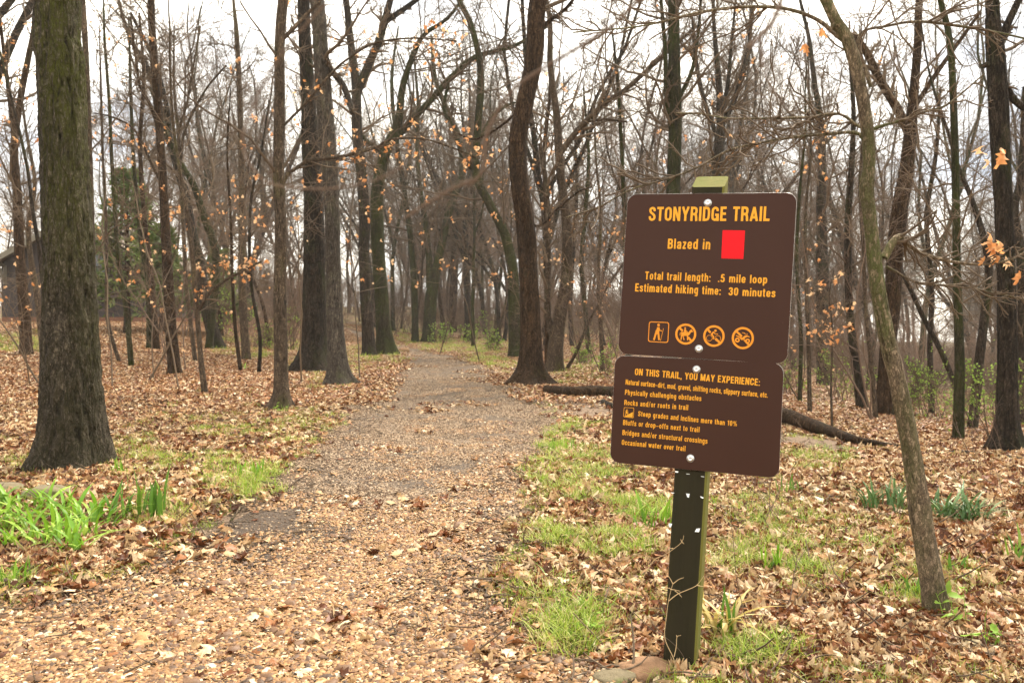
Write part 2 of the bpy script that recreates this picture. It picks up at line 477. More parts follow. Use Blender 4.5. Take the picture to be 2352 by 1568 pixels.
Q = np.stack([idx[:-1, :-1], idx[:-1, 1:], idx[1:, 1:], idx[1:, :-1]], -1).reshape(-1, 4)
g = link('ground', np_mesh('ground', np.stack([X, Y, Z], -1).reshape(-1, 3), Q, None, [M['floor']], True, {'litter': lit.ravel()}))
tag(g, kind='structure')

# trail surface
ys = np.concatenate([np.linspace(-8, 2, 14)[:-1], np.geomspace(2, 58, 210)])
us = np.linspace(0, 1, 44)
TY, TU = np.meshgrid(ys, us, indexing='ij')
TX = trail_l(TY) * (1 - TU) + trail_r(TY) * TU
edge = np.minimum(TU, 1 - TU)
TZ = height(TX, TY) + 0.006 - 0.05 * (1 - sstep(0, .06, edge)) + (vnoise(TX * 14, TY * 14, seed=8) - .5) * .008
stony = sstep(9.5, 3.6, TY + (fbm(TX * 1.3, TY * 1.3, seed=12) - .5) * 4) * sstep(.02, .45, trail_in(TX, TY))
n0, n1_ = TX.shape
idx = np.arange(n0 * n1_).reshape(n0, n1_)
Q = np.stack([idx[:-1, :-1], idx[:-1, 1:], idx[1:, 1:], idx[1:, :-1]], -1).reshape(-1, 4)
dampc = [(at(600, 1225, hit(600, 1225)), .55), (at(470, 1290, hit(470, 1290)), .4), (at(900, 1075, hit(900, 1075)), .7)]
def damp(x, y):
    r = np.zeros_like(np.asarray(x, float))
    for p, q in dampc: r = np.maximum(r, 1 - sstep(.3, 1.1, np.hypot(x - p[0], (y - p[1]) / 1.2) / q + (fbm(x * 4, y * 4, seed=61) - .5) * .9))
    return r
tr = link('trail', np_mesh('trail', np.stack([TX, TY, TZ], -1).reshape(-1, 3), Q, None, [M['trail']], True, {'stony': (stony * (1 - damp(TX, TY))).ravel(), 'damp': damp(TX, TY).ravel()}))
tag(tr, kind='structure')

# ------------------------------------------------------------------ scatter through geometry nodes
def scatter(name, pts, spin, scl, idxs, meshes, label, cat=None, tilt=True, jit=0.):
    c = bpy.data.collections.new(name + '_kinds')
    for i, me in enumerate(meshes):
        c.objects.link(bpy.data.objects.new('%s_kind_%02d' % (name, i), me))
    pts = np.asarray(pts, float); N = len(pts)
    e = .06
    if tilt:
        gxx = (height(pts[:, 0] + e, pts[:, 1]) - height(pts[:, 0] - e, pts[:, 1])) / (2 * e)
        gyy = (height(pts[:, 0], pts[:, 1] + e) - height(pts[:, 0], pts[:, 1] - e)) / (2 * e)
        cs, sn = np.cos(spin), np.sin(spin)
        a, b = gxx * cs + gyy * sn, -gxx * sn + gyy * cs
        rot = np.stack([np.arctan(b), -np.arctan(a), spin], -1)
    else: rot = np.stack([np.zeros(N), np.zeros(N), spin], -1)
    if jit: rot[:, :2] += RNG.normal(0, jit, (N, 2))
    me = bpy.data.meshes.new(name); me.vertices.add(N); me.vertices.foreach_set('co', pts.astype(np.float32).ravel())
    a = me.attributes.new('rot', 'FLOAT_VECTOR', 'POINT'); a.data.foreach_set('vector', rot.astype(np.float32).ravel())
    a = me.attributes.new('scl', 'FLOAT', 'POINT'); a.data.foreach_set('value', np.asarray(scl, np.float32))
    a = me.attributes.new('idx', 'INT', 'POINT'); a.data.foreach_set('value', np.asarray(idxs, np.int32))
    o = link(name, me)
    ng = bpy.data.node_groups.new(name, 'GeometryNodeTree')
    ng.interface.new_socket('Geometry', in_out='INPUT', socket_type='NodeSocketGeometry')
    ng.interface.new_socket('Geometry', in_out='OUTPUT', socket_type='NodeSocketGeometry')
    n, l = ng.nodes, ng.links
    gi, go = n.new('NodeGroupInput'), n.new('NodeGroupOutput')
    ci = n.new('GeometryNodeCollectionInfo'); ci.inputs['Collection'].default_value = c
    ci.inputs['Separate Children'].default_value = True; ci.inputs['Reset Children'].default_value = True
    ip = n.new('GeometryNodeInstanceOnPoints'); ip.inputs['Pick Instance'].default_value = True
    def na(nm, ty):
        q = n.new('GeometryNodeInputNamedAttribute'); q.data_type = ty; q.inputs['Name'].default_value = nm
        return [s for s in q.outputs if s.enabled and s.name == 'Attribute'][0]
    er = n.new('FunctionNodeEulerToRotation'); l.new(na('rot', 'FLOAT_VECTOR'), er.inputs[0])
    l.new(gi.outputs[0], ip.inputs['Points']); l.new(ci.outputs[0], ip.inputs['Instance'])
    l.new(er.outputs[0], ip.inputs['Rotation']); l.new(na('scl', 'FLOAT'), ip.inputs['Scale']); l.new(na('idx', 'INT'), ip.inputs['Instance Index'])
    l.new(ip.outputs[0], go.inputs[0])
    md = o.modifiers.new('scatter', 'NODES'); md.node_group = ng
    return tag(o, label, cat, None, 'stuff')

# ------------------------------------------------------------------ leaf shapes
def leaf_shape(rng, L, lobes=True, K=7, curl=1.0):
    """one curled oak-like leaf, stalk at origin, returns verts, quads"""
    t = np.linspace(0, 1, K)
    w = np.sin(pi * np.clip(t, .0, 1) ** .85) * .30 * L
    if lobes: w = w * (1 + .45 * np.cos(np.arange(K) * pi + rng.uniform(-.3, .3))) + .006
    w[0] = .002; w[-1] = .004 * L / .06
    y = t * L
    bend = rng.uniform(-1.6, 1.6) * curl; cup = rng.uniform(-.3, 1.1) * curl; tw = rng.uniform(-1.2, 1.2) * curl
    z = bend * L * .22 * (t - .5) ** 2 * 4
    V = []
    for s in (-1, -.5, 0, .5, 1) if K > 5 else (-1, 0, 1):
        xx = s * w; zz = z + abs(s) ** 1.5 * w * cup + s * w * tw * (t - .5) + rng.normal(0, .03 * L * curl, K)
        yy = y + abs(s) * .08 * L * np.cos(np.arange(K) * pi)
        V.append(np.stack([xx, yy, zz], -1))
    V = np.stack(V, 1); m = V.shape[1]
    idx = np.arange(K * m).reshape(K, m)
    Q = np.stack([idx[:-1, :-1], idx[:-1, 1:], idx[1:, 1:], idx[1:, :-1]], -1).reshape(-1, 4)
    V = V.reshape(-1, 3); V -= V.mean(0)
    return V, Q

def rotm(rx, ry, rz):
    cx, sx, cy, sy, cz, sz = math.cos(rx), math.sin(rx), math.cos(ry), math.sin(ry), math.cos(rz), math.sin(rz)
    return np.array([[cz, -sz, 0], [sz, cz, 0], [0, 0, 1]]) @ np.array([[cy, 0, sy], [0, 1, 0], [-sy, 0, cy]]) @ np.array([[1, 0, 0], [0, cx, -sx], [0, sx, cx]])

def leaf_patch(seed, n, rad, size, K, curl, zmax, tilt):
    rng = np.random.default_rng(seed); b = Buf()
    for i in range(n):
        V, Q = leaf_shape(rng, rng.uniform(*size), rng.random() < .75, K, curl)
        r = rad * math.sqrt(rng.random()); a = rng.uniform(0, 2 * pi)
        V = V @ rotm(rng.normal(0, tilt), rng.normal(0, tilt), rng.uniform(0, 2 * pi)).T
        b.add(V + [r * math.cos(a), r * math.sin(a), rng.uniform(.003, zmax)], Q, None, rng.random())
    for i in range(int(n * 1.3)):                     # torn bits lying flat between the leaves
        V, Q = leaf_shape(rng, rng.uniform(.012, .028), False, 4, 1.); r = rad * math.sqrt(rng.random()); a = rng.uniform(0, 2 * pi)
        b.add(V @ rotm(rng.normal(0, .3), rng.normal(0, .3), rng.uniform(0, 6.28)).T + [r * math.cos(a), r * math.sin(a), rng.uniform(.002, zmax * .7)], Q, None, rng.random() ** 1.4)
    return b.mesh('leaf_litter_patch', M['litter'])

near_patches = [leaf_patch(100 + i, 19, .16, (.024, .074), 7, 1.1, .026, .30) for i in range(12)]
mid_patches = [leaf_patch(200 + i, 75, .38, (.035, .085), 3, .9, .03, .30) for i in range(7)]

def wedge(n, d0, d1, half=.74, pad=.6, power=1.):
    """random ground points between distances d0 and d1 (denser towards the camera when power > 1)"""
    u = RNG.random(n)
    if power == 1: y = np.sqrt(u * (d1 ** 2 - d0 ** 2) + d0 ** 2)
    else: y = d0 * (d1 / d0) ** u
    x = RNG.uniform(-1, 1, n) * (half * y + pad)
    return x, y

def leaf_keep(x, y, thin=.96, trail_part=.02):
    inside = trail_in(x, y)
    p = 1 - sstep(-.26, .02, inside)
    p = np.maximum(p, trail_part * (1 + 0 * x))
    p = np.minimum(p, 1 - .85 * dirtness(x, y))
    return RNG.random(len(x)) < p * thin
x, y = wedge(11500, 1.7, 10.5, power=2)
k = leaf_keep(x, y); x, y = x[k], y[k]
scatter('leaf_litter', np.stack([x, y, height(x, y)], -1), RNG.uniform(0, 2 * pi, len(x)), RNG.uniform(.75, 1.15, len(x)) * (1 - .3 * sstep(2, 0, x * 0 + y - 1.5)), RNG.integers(0, 12, len(x)), near_patches, 'curled brown and tan dead leaves covering the forest floor beside the trail')
x, y = wedge(30000, 9.5, 48, power=2)
k = leaf_keep(x, y, trail_part=.004); x, y = x[k], y[k]
scatter('leaf_litter', np.stack([x, y, height(x, y)], -1), RNG.uniform(0, 2 * pi, len(x)), RNG.uniform(.75, 1.2, len(x)), RNG.integers(0, 7, len(x)), mid_patches, 'brown fallen leaves spread over the floor deeper in the woods')

# single leaves lying on the trail
def one_leaf(seed):
    rng = np.random.default_rng(seed); V, Q = leaf_shape(rng, .07, True, 7, .9); b = Buf(); b.add(V + [0, 0, .01], Q, None, rng.uniform(.15, .75)); return b.mesh('fallen_leaf', M['litter'])
singles = [one_leaf(300 + i) for i in range(8)]
x, y = wedge(1700, 1.9, 26, power=2)
ti = trail_in(x, y); k = (ti > -.1) & (RNG.random(len(x)) < .05 + .8 * sstep(.6, 0, ti)); x, y = x[k], y[k]
scatter('trail_leaves', np.stack([x, y, height(x, y) + .006], -1), RNG.uniform(0, 2 * pi, len(x)), RNG.uniform(.45, 1.0, len(x)), RNG.integers(0, 8, len(x)), singles, 'scattered dead leaves lying on the gravel trail', jit=.15)

# pea gravel
def gravel_patch(seed, n, rad):
    rng = np.random.default_rng(seed); b = Buf()
    base = np.array([(1, 0, 0), (.5, .87, 0), (-.5, .87, 0), (-1, 0, 0), (-.5, -.87, 0), (.5, -.87, 0), (.55, .2, .75), (-.3, .5, .8), (-.25, -.5, .75), (0, 0, -.7)], float)
    T = [(0, 1, 6), (1, 7, 6), (1, 2, 7), (2, 3, 7), (3, 8, 7), (3, 4, 8), (4, 5, 8), (5, 6, 8), (5, 0, 6), (6, 7, 8)]
    for i in range(n):
        s = rng.lognormal(math.log(.0046), .40)
        V = base * [s * rng.uniform(1.0, 1.7), s * rng.uniform(.75, 1.1), s * rng.uniform(.4, .75)] + rng.normal(0, s * .12, base.shape)
        V = V @ rotm(rng.normal(0, .3), rng.normal(0, .3), rng.uniform(0, 2 * pi)).T
        r = rad * math.sqrt(rng.random()); a = rng.uniform(0, 2 * pi)
        b.add(V + [r * math.cos(a), r * math.sin(a), rng.uniform(-.002, .007)], None, T, min(1, max(0, rng.normal(.48, .25))))
    return b.mesh('gravel_patch', M['gravel'], True)
gp = [gravel_patch(400 + i, 205, .14) for i in range(7)]
x, y = wedge(10500, 1.6, 26, power=2)
ti = trail_in(x, y)
patchy = fbm(x * 1.5, y * 1.1, seed=12)
k = (ti > -.02) & (RNG.random(len(x)) < (.10 + .90 * sstep(8.5, 3.2, y + (patchy - .5) * 5)) * (.2 + .8 * sstep(.0, .55, ti)) * sstep(.28, .46, patchy + .25 * sstep(5, 2.6, y)) * (1 - .6 * damp(x, y)))
x, y = x[k], y[k]
scatter('gravel', np.stack([x, y, height(x, y) + .007], -1), RNG.uniform(0, 2 * pi, len(x)), RNG.uniform(.85, 1.2, len(x)), RNG.integers(0, 7, len(x)), gp, 'loose tan and orange pea gravel on the trail')

# bits of bark, grit and crushed leaf on the farther trail
def chip_patch(seed, n, rad):
    rng = np.random.default_rng(seed); b = Buf()
    for i in range(n):
        L, w, h = rng.lognormal(math.log(.011), .4), rng.uniform(.004, .010), rng.uniform(.002, .006)
        V = np.array([(-L, 0, 0), (0, -w, 0), (L, 0, 0), (0, w, 0), (rng.normal(0, .2) * L, 0, h * 1.6)]) @ rotm(rng.normal(0, .2), rng.normal(0, .2), rng.normal(0, 1.0)).T
        r = rad * math.sqrt(rng.random()); a = rng.uniform(0, 2 * pi)
        b.add(V + [r * math.cos(a), r * math.sin(a), rng.uniform(0, .004)], None, [(0, 1, 4), (1, 2, 4), (2, 3, 4), (3, 0, 4)], rng.choice([rng.uniform(0, .35), rng.uniform(.4, .95)]))
    return b.mesh('trail_chips', M['chips'], False)
cp = [chip_patch(450 + i, 230, .36) for i in range(6)]
x, y = wedge(6500, 3.2, 36, power=2)
ti = trail_in(x, y); k = (ti > -.25) & (RNG.random(len(x)) < sstep(3.2, 7, y)); x, y = x[k], y[k]
scatter('trail_chips', np.stack([x, y, height(x, y) + .006], -1), RNG.normal(0, .25, len(x)), RNG.uniform(.55, .8, len(x)) * (1 + sstep(8, 30, y) * 1.0), RNG.integers(0, 6, len(x)), cp, 'dark and pale bits of bark, grit and leaf on the worn trail')

# ------------------------------------------------------------------ grass
def blade(rng, L, w, lean, az, K=4, arch=1.0):
    t = np.linspace(0, 1, K); d = np.array([math.cos(az), math.sin(az), 0]); s = np.array([-math.sin(az), math.cos(az), 0])
    out = lean * L * (t ** 1.7) * arch; up = L * t * (1 - .35 * lean * t)
    c = out[:, None] * d + up[:, None] * np.array([0, 0, 1.])
    ww = (w * .5 * np.clip(1.08 - t ** 2.2, .05, 1))[:, None] * s
    V = np.stack([c - ww, c + ww], 1).reshape(-1, 3)
    i = np.arange(K - 1) * 2
    return V, np.stack([i, i + 1, i + 3, i + 2], -1)
def tuft(seed, n, rad, L, w, lean=(.1, 1.1)):
    rng = np.random.default_rng(seed); b = Buf(); base = rng.uniform(.30, .95)
    for i in range(n):
        V, Q = blade(rng, rng.uniform(*L), rng.uniform(*w), rng.uniform(*lean), rng.uniform(0, 2 * pi))
        r = rad * rng.random(); a = rng.uniform(0, 2 * pi)
        b.add(V + [r * math.cos(a), r * math.sin(a), 0], Q, None, np.clip(base + rng.normal(0, .2), 0, 1))
    return b.mesh('grass_tuft', M['grass'])
tufts = [tuft(500 + i, 26, .075, (.025, .085), (.0020, .0045), (.2, 1.3)) for i in range(8)]
# (x, y, rx, ry in the frame, amount): where grass shows among the leaves
GR = [(560, 1090, 100, 60, 2.89), (430, 1020, 150, 60, 2.02), (330, 1060, 90, 40, 2.02), (560, 975, 190, 75, 1.73), (90, 1070, 90, 28, 1.73), (740, 860, 90, 40, 2.09), (690, 985, 80, 40, 1.73),
      (1340, 1015, 95, 45, 6.36), (1300, 1080, 90, 50, 2.89), (1420, 1130, 110, 70, 3.18), (1330, 1220, 110, 50, 3.18), (1480, 1210, 70, 60, 3.76), (1440, 1290, 110, 60, 2.31), (1260, 1390, 60, 40, 0.46), (1340, 1450, 120, 60, 1.10), (1120, 1480, 60, 40, 0.46),
      (1900, 1060, 110, 28, 5.08), (1750, 1180, 110, 70, 0.98), (1760, 1290, 120, 60, 1.76), (1870, 1330, 90, 60, 1.17), (1720, 1480, 110, 70, 0.83), (1900, 1220, 200, 90, 0.48), (2140, 1360, 120, 60, 0.59),
      (860, 820, 100, 30, 2.69), (1090, 795, 120, 20, 7.47), (960, 775, 70, 20, 5.98), (1120, 840, 80, 22, 3.59), (1330, 860, 80, 30, 2.39), (600, 800, 110, 25, 2.09), (60, 790, 80, 26, 2.99), (1900, 930, 120, 30, 1.56), (2200, 960, 120, 40, 1.17), (330, 1180, 90, 40, 1.44), (300, 1240, 60, 30, 2.31), (30, 1350, 50, 30, 2.31)]
pts, scl = [], []
for (vx, vy, rx, ry, am) in GR:
    D0 = hit(vx, vy)
    n = int(am * 0.034 * rx * ry * (1 if vy > 900 else 2.2))
    for _ in range(n):
        a = random.uniform(0, 2 * pi); r = math.sqrt(random.random())
        px, py = vx + rx * r * math.cos(a) * 1.1, vy + ry * r * math.sin(a) * 1.1
        if py < 752: continue
        D = hit(px, py, 60); p = at(px, py, D)
        if vnoise(np.array([p[0] * 3]), np.array([p[1] * 3]), seed=77)[0] < .40: continue
        if vnoise(np.array([p[0] * 11]), np.array([p[1] * 11]), seed=78)[0] < .40: continue
        if random.random() < (r ** 2) * .6: continue
        if trail_in(np.array([p[0]]), np.array([p[1]]))[0] > .06: continue
        pts.append((p[0], p[1], H(p[0], p[1]))); scl.append(random.uniform(.55, 1.15) * (1 if D < 9 else min(2.2, D / 9)))
pts = np.array(pts)
scatter('grass', pts, RNG.uniform(0, 2 * pi, len(pts)), scl, RNG.integers(0, 8, len(pts)), tufts, 'short green and straw grass tufts growing through the fallen leaves')
# thin grass everywhere
x, y = wedge(16000, 2, 26, power=2)
k = (trail_in(x, y) < .0) & (fbm(x * 1.1, y * 1.1, seed=44) + .17 * sstep(-2.4, -.1, trail_in(x, y)) + .06 * (x < 0) > .58); x, y = x[k], y[k]
scatter('grass', np.stack([x, y, height(x, y)], -1), RNG.uniform(0, 2 * pi, len(x)), RNG.uniform(.35, .8, len(x)), RNG.integers(0, 8, len(x)), tufts, 'sparse grass blades scattered through the leaf litter')

# fine debris: short bits of twig
def debris(seed):
    rng = np.random.default_rng(seed); N = 14
    S = np.c_[rng.uniform(-.2, .2, (N, 2)), rng.uniform(.006, .015, N)]; D = np.c_[rng.normal(0, 1, (N, 2)), rng.normal(0, .06, N)]
    P, R = grow(S, D, rng.uniform(.02, .11, N), rng.uniform(.0012, .003, N), rng.uniform(.0008, .0015, N), 4, .18, 0, rng)
    V, Q = tubes(P, R, 4); b = Buf(); b.add(V, Q, None, .5); return b.mesh('twig_bits', M['twig'])
db = [debris(600 + i) for i in range(6)]
x, y = wedge(1700, 1.8, 18, power=2); k = RNG.random(len(x)) < np.where(trail_in(x, y) > .2, .07, .8); x, y = x[k], y[k]
scatter('twig_litter', np.stack([x, y, height(x, y) + .004], -1), RNG.uniform(0, 2 * pi, len(x)), RNG.uniform(.8, 1.5, len(x)), RNG.integers(0, 6, len(x)), db, 'short broken twigs lying in the leaves and on the trail')

# ------------------------------------------------------------------ trail sign
def rodr(r):
    t_ = np.linalg.norm(r); k = r / t_; Kx = np.array([[0, -k[2], k[1]], [k[2], 0, -k[0]], [-k[1], k[0], 0]])
    return np.eye(3) + math.sin(t_) * Kx + (1 - math.cos(t_)) * Kx @ Kx
SIGN_R = [-0.02468, 0.35335, 0.06072]
SIGN_T = [0.54592, -0.40836, 2.20061]
LOW = [-0.0078, -0.00247]; LOW_A = -0.01325
SR = rodr(np.array(SIGN_R)); ST = np.array(SIGN_T)
C2W = np.stack([RT, -UP, FW], 1)
ex, ey, en = C2W @ SR[:, 0], C2W @ SR[:, 1], C2W @ SR[:, 2]
s_origin = CAMP + C2W @ ST                                # top middle of the upper panel
POST_DOWN = 1.345
SB = s_origin - (-ey) * POST_DOWN
sroot = empty('trail_sign', (0, 0, 0), 'leaning wooden post with two brown metal trail panels lettered in yellow', 'trail sign')
sroot.matrix_world = Matrix(((ex[0], en[0], -ey[0], SB[0]), (ex[1], en[1], -ey[1], SB[1]), (ex[2], en[2], -ey[2], SB[2]), (0, 0, 0, 1)))
def sign_uv(sx, sy, off=0.0):
    """photo pixel (2880 wide) -> local x, z on the plane `off` in front of the panel plane"""
    d = C2W @ np.array([(sx - 1440) / 2240, (sy - 960) / 2240, 1.0])
    o = s_origin - en * off
    k = np.dot(o - CAMP, en) / np.dot(d, en); p = CAMP + d * k - SB
    return float(np.dot(p, ex)), float(np.dot(p, -ey))
Z1 = lambda x, y: (1680 + x / 2.903, 480 + y / 2.903)
Z2 = lambda x, y: (1680 + x / 3.92, 980 + y / 3.92)
Z3 = lambda x, y: (1780 + x / 5.88, 860 + y / 5.88)

t = NT('sign_brown', .5, .2)
n = t.noise(t.coord('Object'), 900, 2); n2 = t.noise(t.coord('Object'), 5, 4)
c = t.mix(n, (.022, .0062, .0020), (.038, .0108, .0036)); c = t.mix(t.math('MULTIPLY', t.fr(n2, .4, .7), .3), c, (.040, .0125, .0052))
sc_ = t.noise(t.coord('Object', (1, 1, .18)), 130, 3); c = t.mix(t.math('MULTIPLY', t.fr(sc_, .735, .76), .25), c, (.12, .07, .05))
t.color(c); t.bump(n, .12, .001); M['sign'] = t.m
t = NT('sign_edge_metal', .4, .5); t.b.inputs['Metallic'].default_value = .7; t.color((.62, .6, .56)); M['edge'] = t.m
t = NT('sign_yellow', .5, .15); t.color((.62, .28, .02)); M['yellow'] = t.m
t = NT('sign_orange', .5, .15); t.color((.60, .22, .018)); M['orange'] = t.m
t = NT('sign_red', .5, .15); t.color((.62, .003, .008)); M['red'] = t.m
t = NT('bolt_steel', .35, .5); t.b.inputs['Metallic'].default_value = .85; t.color((.62, .64, .65)); t.bump(t.noise(t.coord('Object'), 300, 2), .2, .001); M['bolt'] = t.m
t = NT('paper', .8, .2); t.color((.82, .85, .86)); M['paper'] = t.m
t = NT('post_wood', .85, .2)
v = t.coord('Object', (1, 1, .05)); n1 = t.noise(v, 60, 6, .7, .4); n2 = t.noise(t.coord('Object', (1, 1, .3)), 7, 5)
g_ = t.n.new('ShaderNodeNewGeometry'); 
c = t.mix(n1, (.007, .006, .003), (.028, .022, .008))
c = t.mix(t.fr(n2, .45, .75), c, t.mix(n1, (.009, .010, .003), (.024, .023, .007)))
zz = t.n.new('ShaderNodeSeparateXYZ'); t.l.new(t.coord('Object'), zz.inputs[0])
mid = t.noise(t.coord('Object', (1, 1, .12)), 30, 3)
t.color(c); t.bump(n1, .5, .004); M['post'] = t.m
t = NT('post_lit_olive', .85, .15)  # greenish wood, with the brightness of the lit faces put into its colour
n1 = t.noise(t.coord('Object', (1, 1, .06)), 70, 5, .7); n2 = t.noise(t.coord('Object', (1, 1, .4)), 12, 4)
c = t.mix(n1, (.07, .065, .012), (.17, .15, .035)); c = t.mix(t.fr(n2, .4, .7), c, (.10, .11, .02))
rg = t.voro(t.coord('Object', (1, .6, 1)), 30, 'DISTANCE_TO_EDGE'); t.color(c); t.bump(n1, .5, .003); M['lit_olive'] = t.m

# post: olive right side and slanted top painted lighter as lit, dark front
hw, y0, y1 = .0445, .004, .093
pcx = (sign_uv(*Z1(902, 264))[0] + sign_uv(*Z2(1026, 1210))[0]) / 2
ztop = POST_DOWN + .019; zb = -.25
def post_mesh():
    b = .006; K = 22
    prof = [(-hw, y0 + b), (-hw + b, y0), (hw - b, y0), (hw, y0 + b), (hw, y1 - b), (hw - b, y1), (-hw + b, y1), (-hw, y1 - b)]
    V = []; zsl = np.linspace(zb, 1, K)
    for k in range(K):
        for (px, py) in prof:
            zt = ztop + (py - y0) * .56
            z = zb + (zt - zb) * k / (K - 1)
            w = (vnoise([px * 9 + 3], [z * 5], [py * 7], 4)[0] - .5) * .0022
            V.append((px + pcx + w, py + w, z))
    V = np.array(V); m = 8
    idx = np.arange(K * m).reshape(K, m)
    a = idx[:-1]; bq = np.roll(idx, -1, 1)[:-1]; cq = np.roll(idx, -1, 1)[1:]; d = idx[1:]
    Q = np.stack([a, bq, cq, d], -1).reshape(-1, 4)
    me = bpy.data.meshes.new('post')
    faces = Q.tolist() + [list(idx[-1])]
    me.from_pydata(V.tolist(), [], faces)
    me.materials.append(M['post']); me.materials.append(M['lit_olive'])
    for i, f in enumerate(me.polygons):
        if i == len(faces) - 1: f.material_index = 1
        elif (i % m) in (2, 3, 4): f.material_index = 1
    return me
link('post', post_mesh(), sroot)

def rounded(w, h, r, n=10):
    P = []
    for cx_, cz_, a0 in ((w / 2 - r, -r, 0), (-w / 2 + r, -r, 90), (-w / 2 + r, -h + r, 180), (w / 2 - r, -h + r, 270)):
        for i in range(n + 1):
            a = radians(a0 + 90 * i / n); P.append((cx_ + r * math.cos(a), cz_ + r * math.sin(a)))
    return P
def panel(name, w, h, rot, ox, oz, yf):
    P = rounded(w, h, .028); n = len(P); cs, sn = math.cos(rot), math.sin(rot)
    V = []
    def pt(x, z, y): return (x * cs + z * sn + ox, y, -x * sn + z * cs + oz)
    for (s, y) in ((.9985, yf), (1., yf + .0006), (1., yf + .0020)):
        for (x, z) in P: V.append(pt(x * s, (z + h / 2) * s - h / 2, y))
    F_ = [list(range(n))]
    for r in (0, 1):
        for i in range(n): j = (i + 1) % n; F_.append([r * n + i, (r + 1) * n + i, (r + 1) * n + j, r * n + j])
    F_.append([2 * n + i for i in range(n)][::-1])
    me = bpy.data.meshes.new(name); me.from_pydata(V, [], F_); me.materials.append(M['sign']); me.materials.append(M['edge'])
    for i, f in enumerate(me.polygons):
        if 0 < i <= 2 * n: f.material_index = 1
    me.validate(); me.update()
    return link(name, me, sroot)
YU, YLo = -.0020, -.0020
pu = panel('sign_panel', .4572, .4572, 0.0, 0.0, POST_DOWN, YU)
pl_ = panel('sign_panel', .4572, .3048, LOW_A, LOW[0], POST_DOWN - .4572 + LOW[1] + .0012, YLo)
pu['label'] = 'upper square panel naming the trail'; pl_['label'] = 'lower oblong panel listing what to expect'

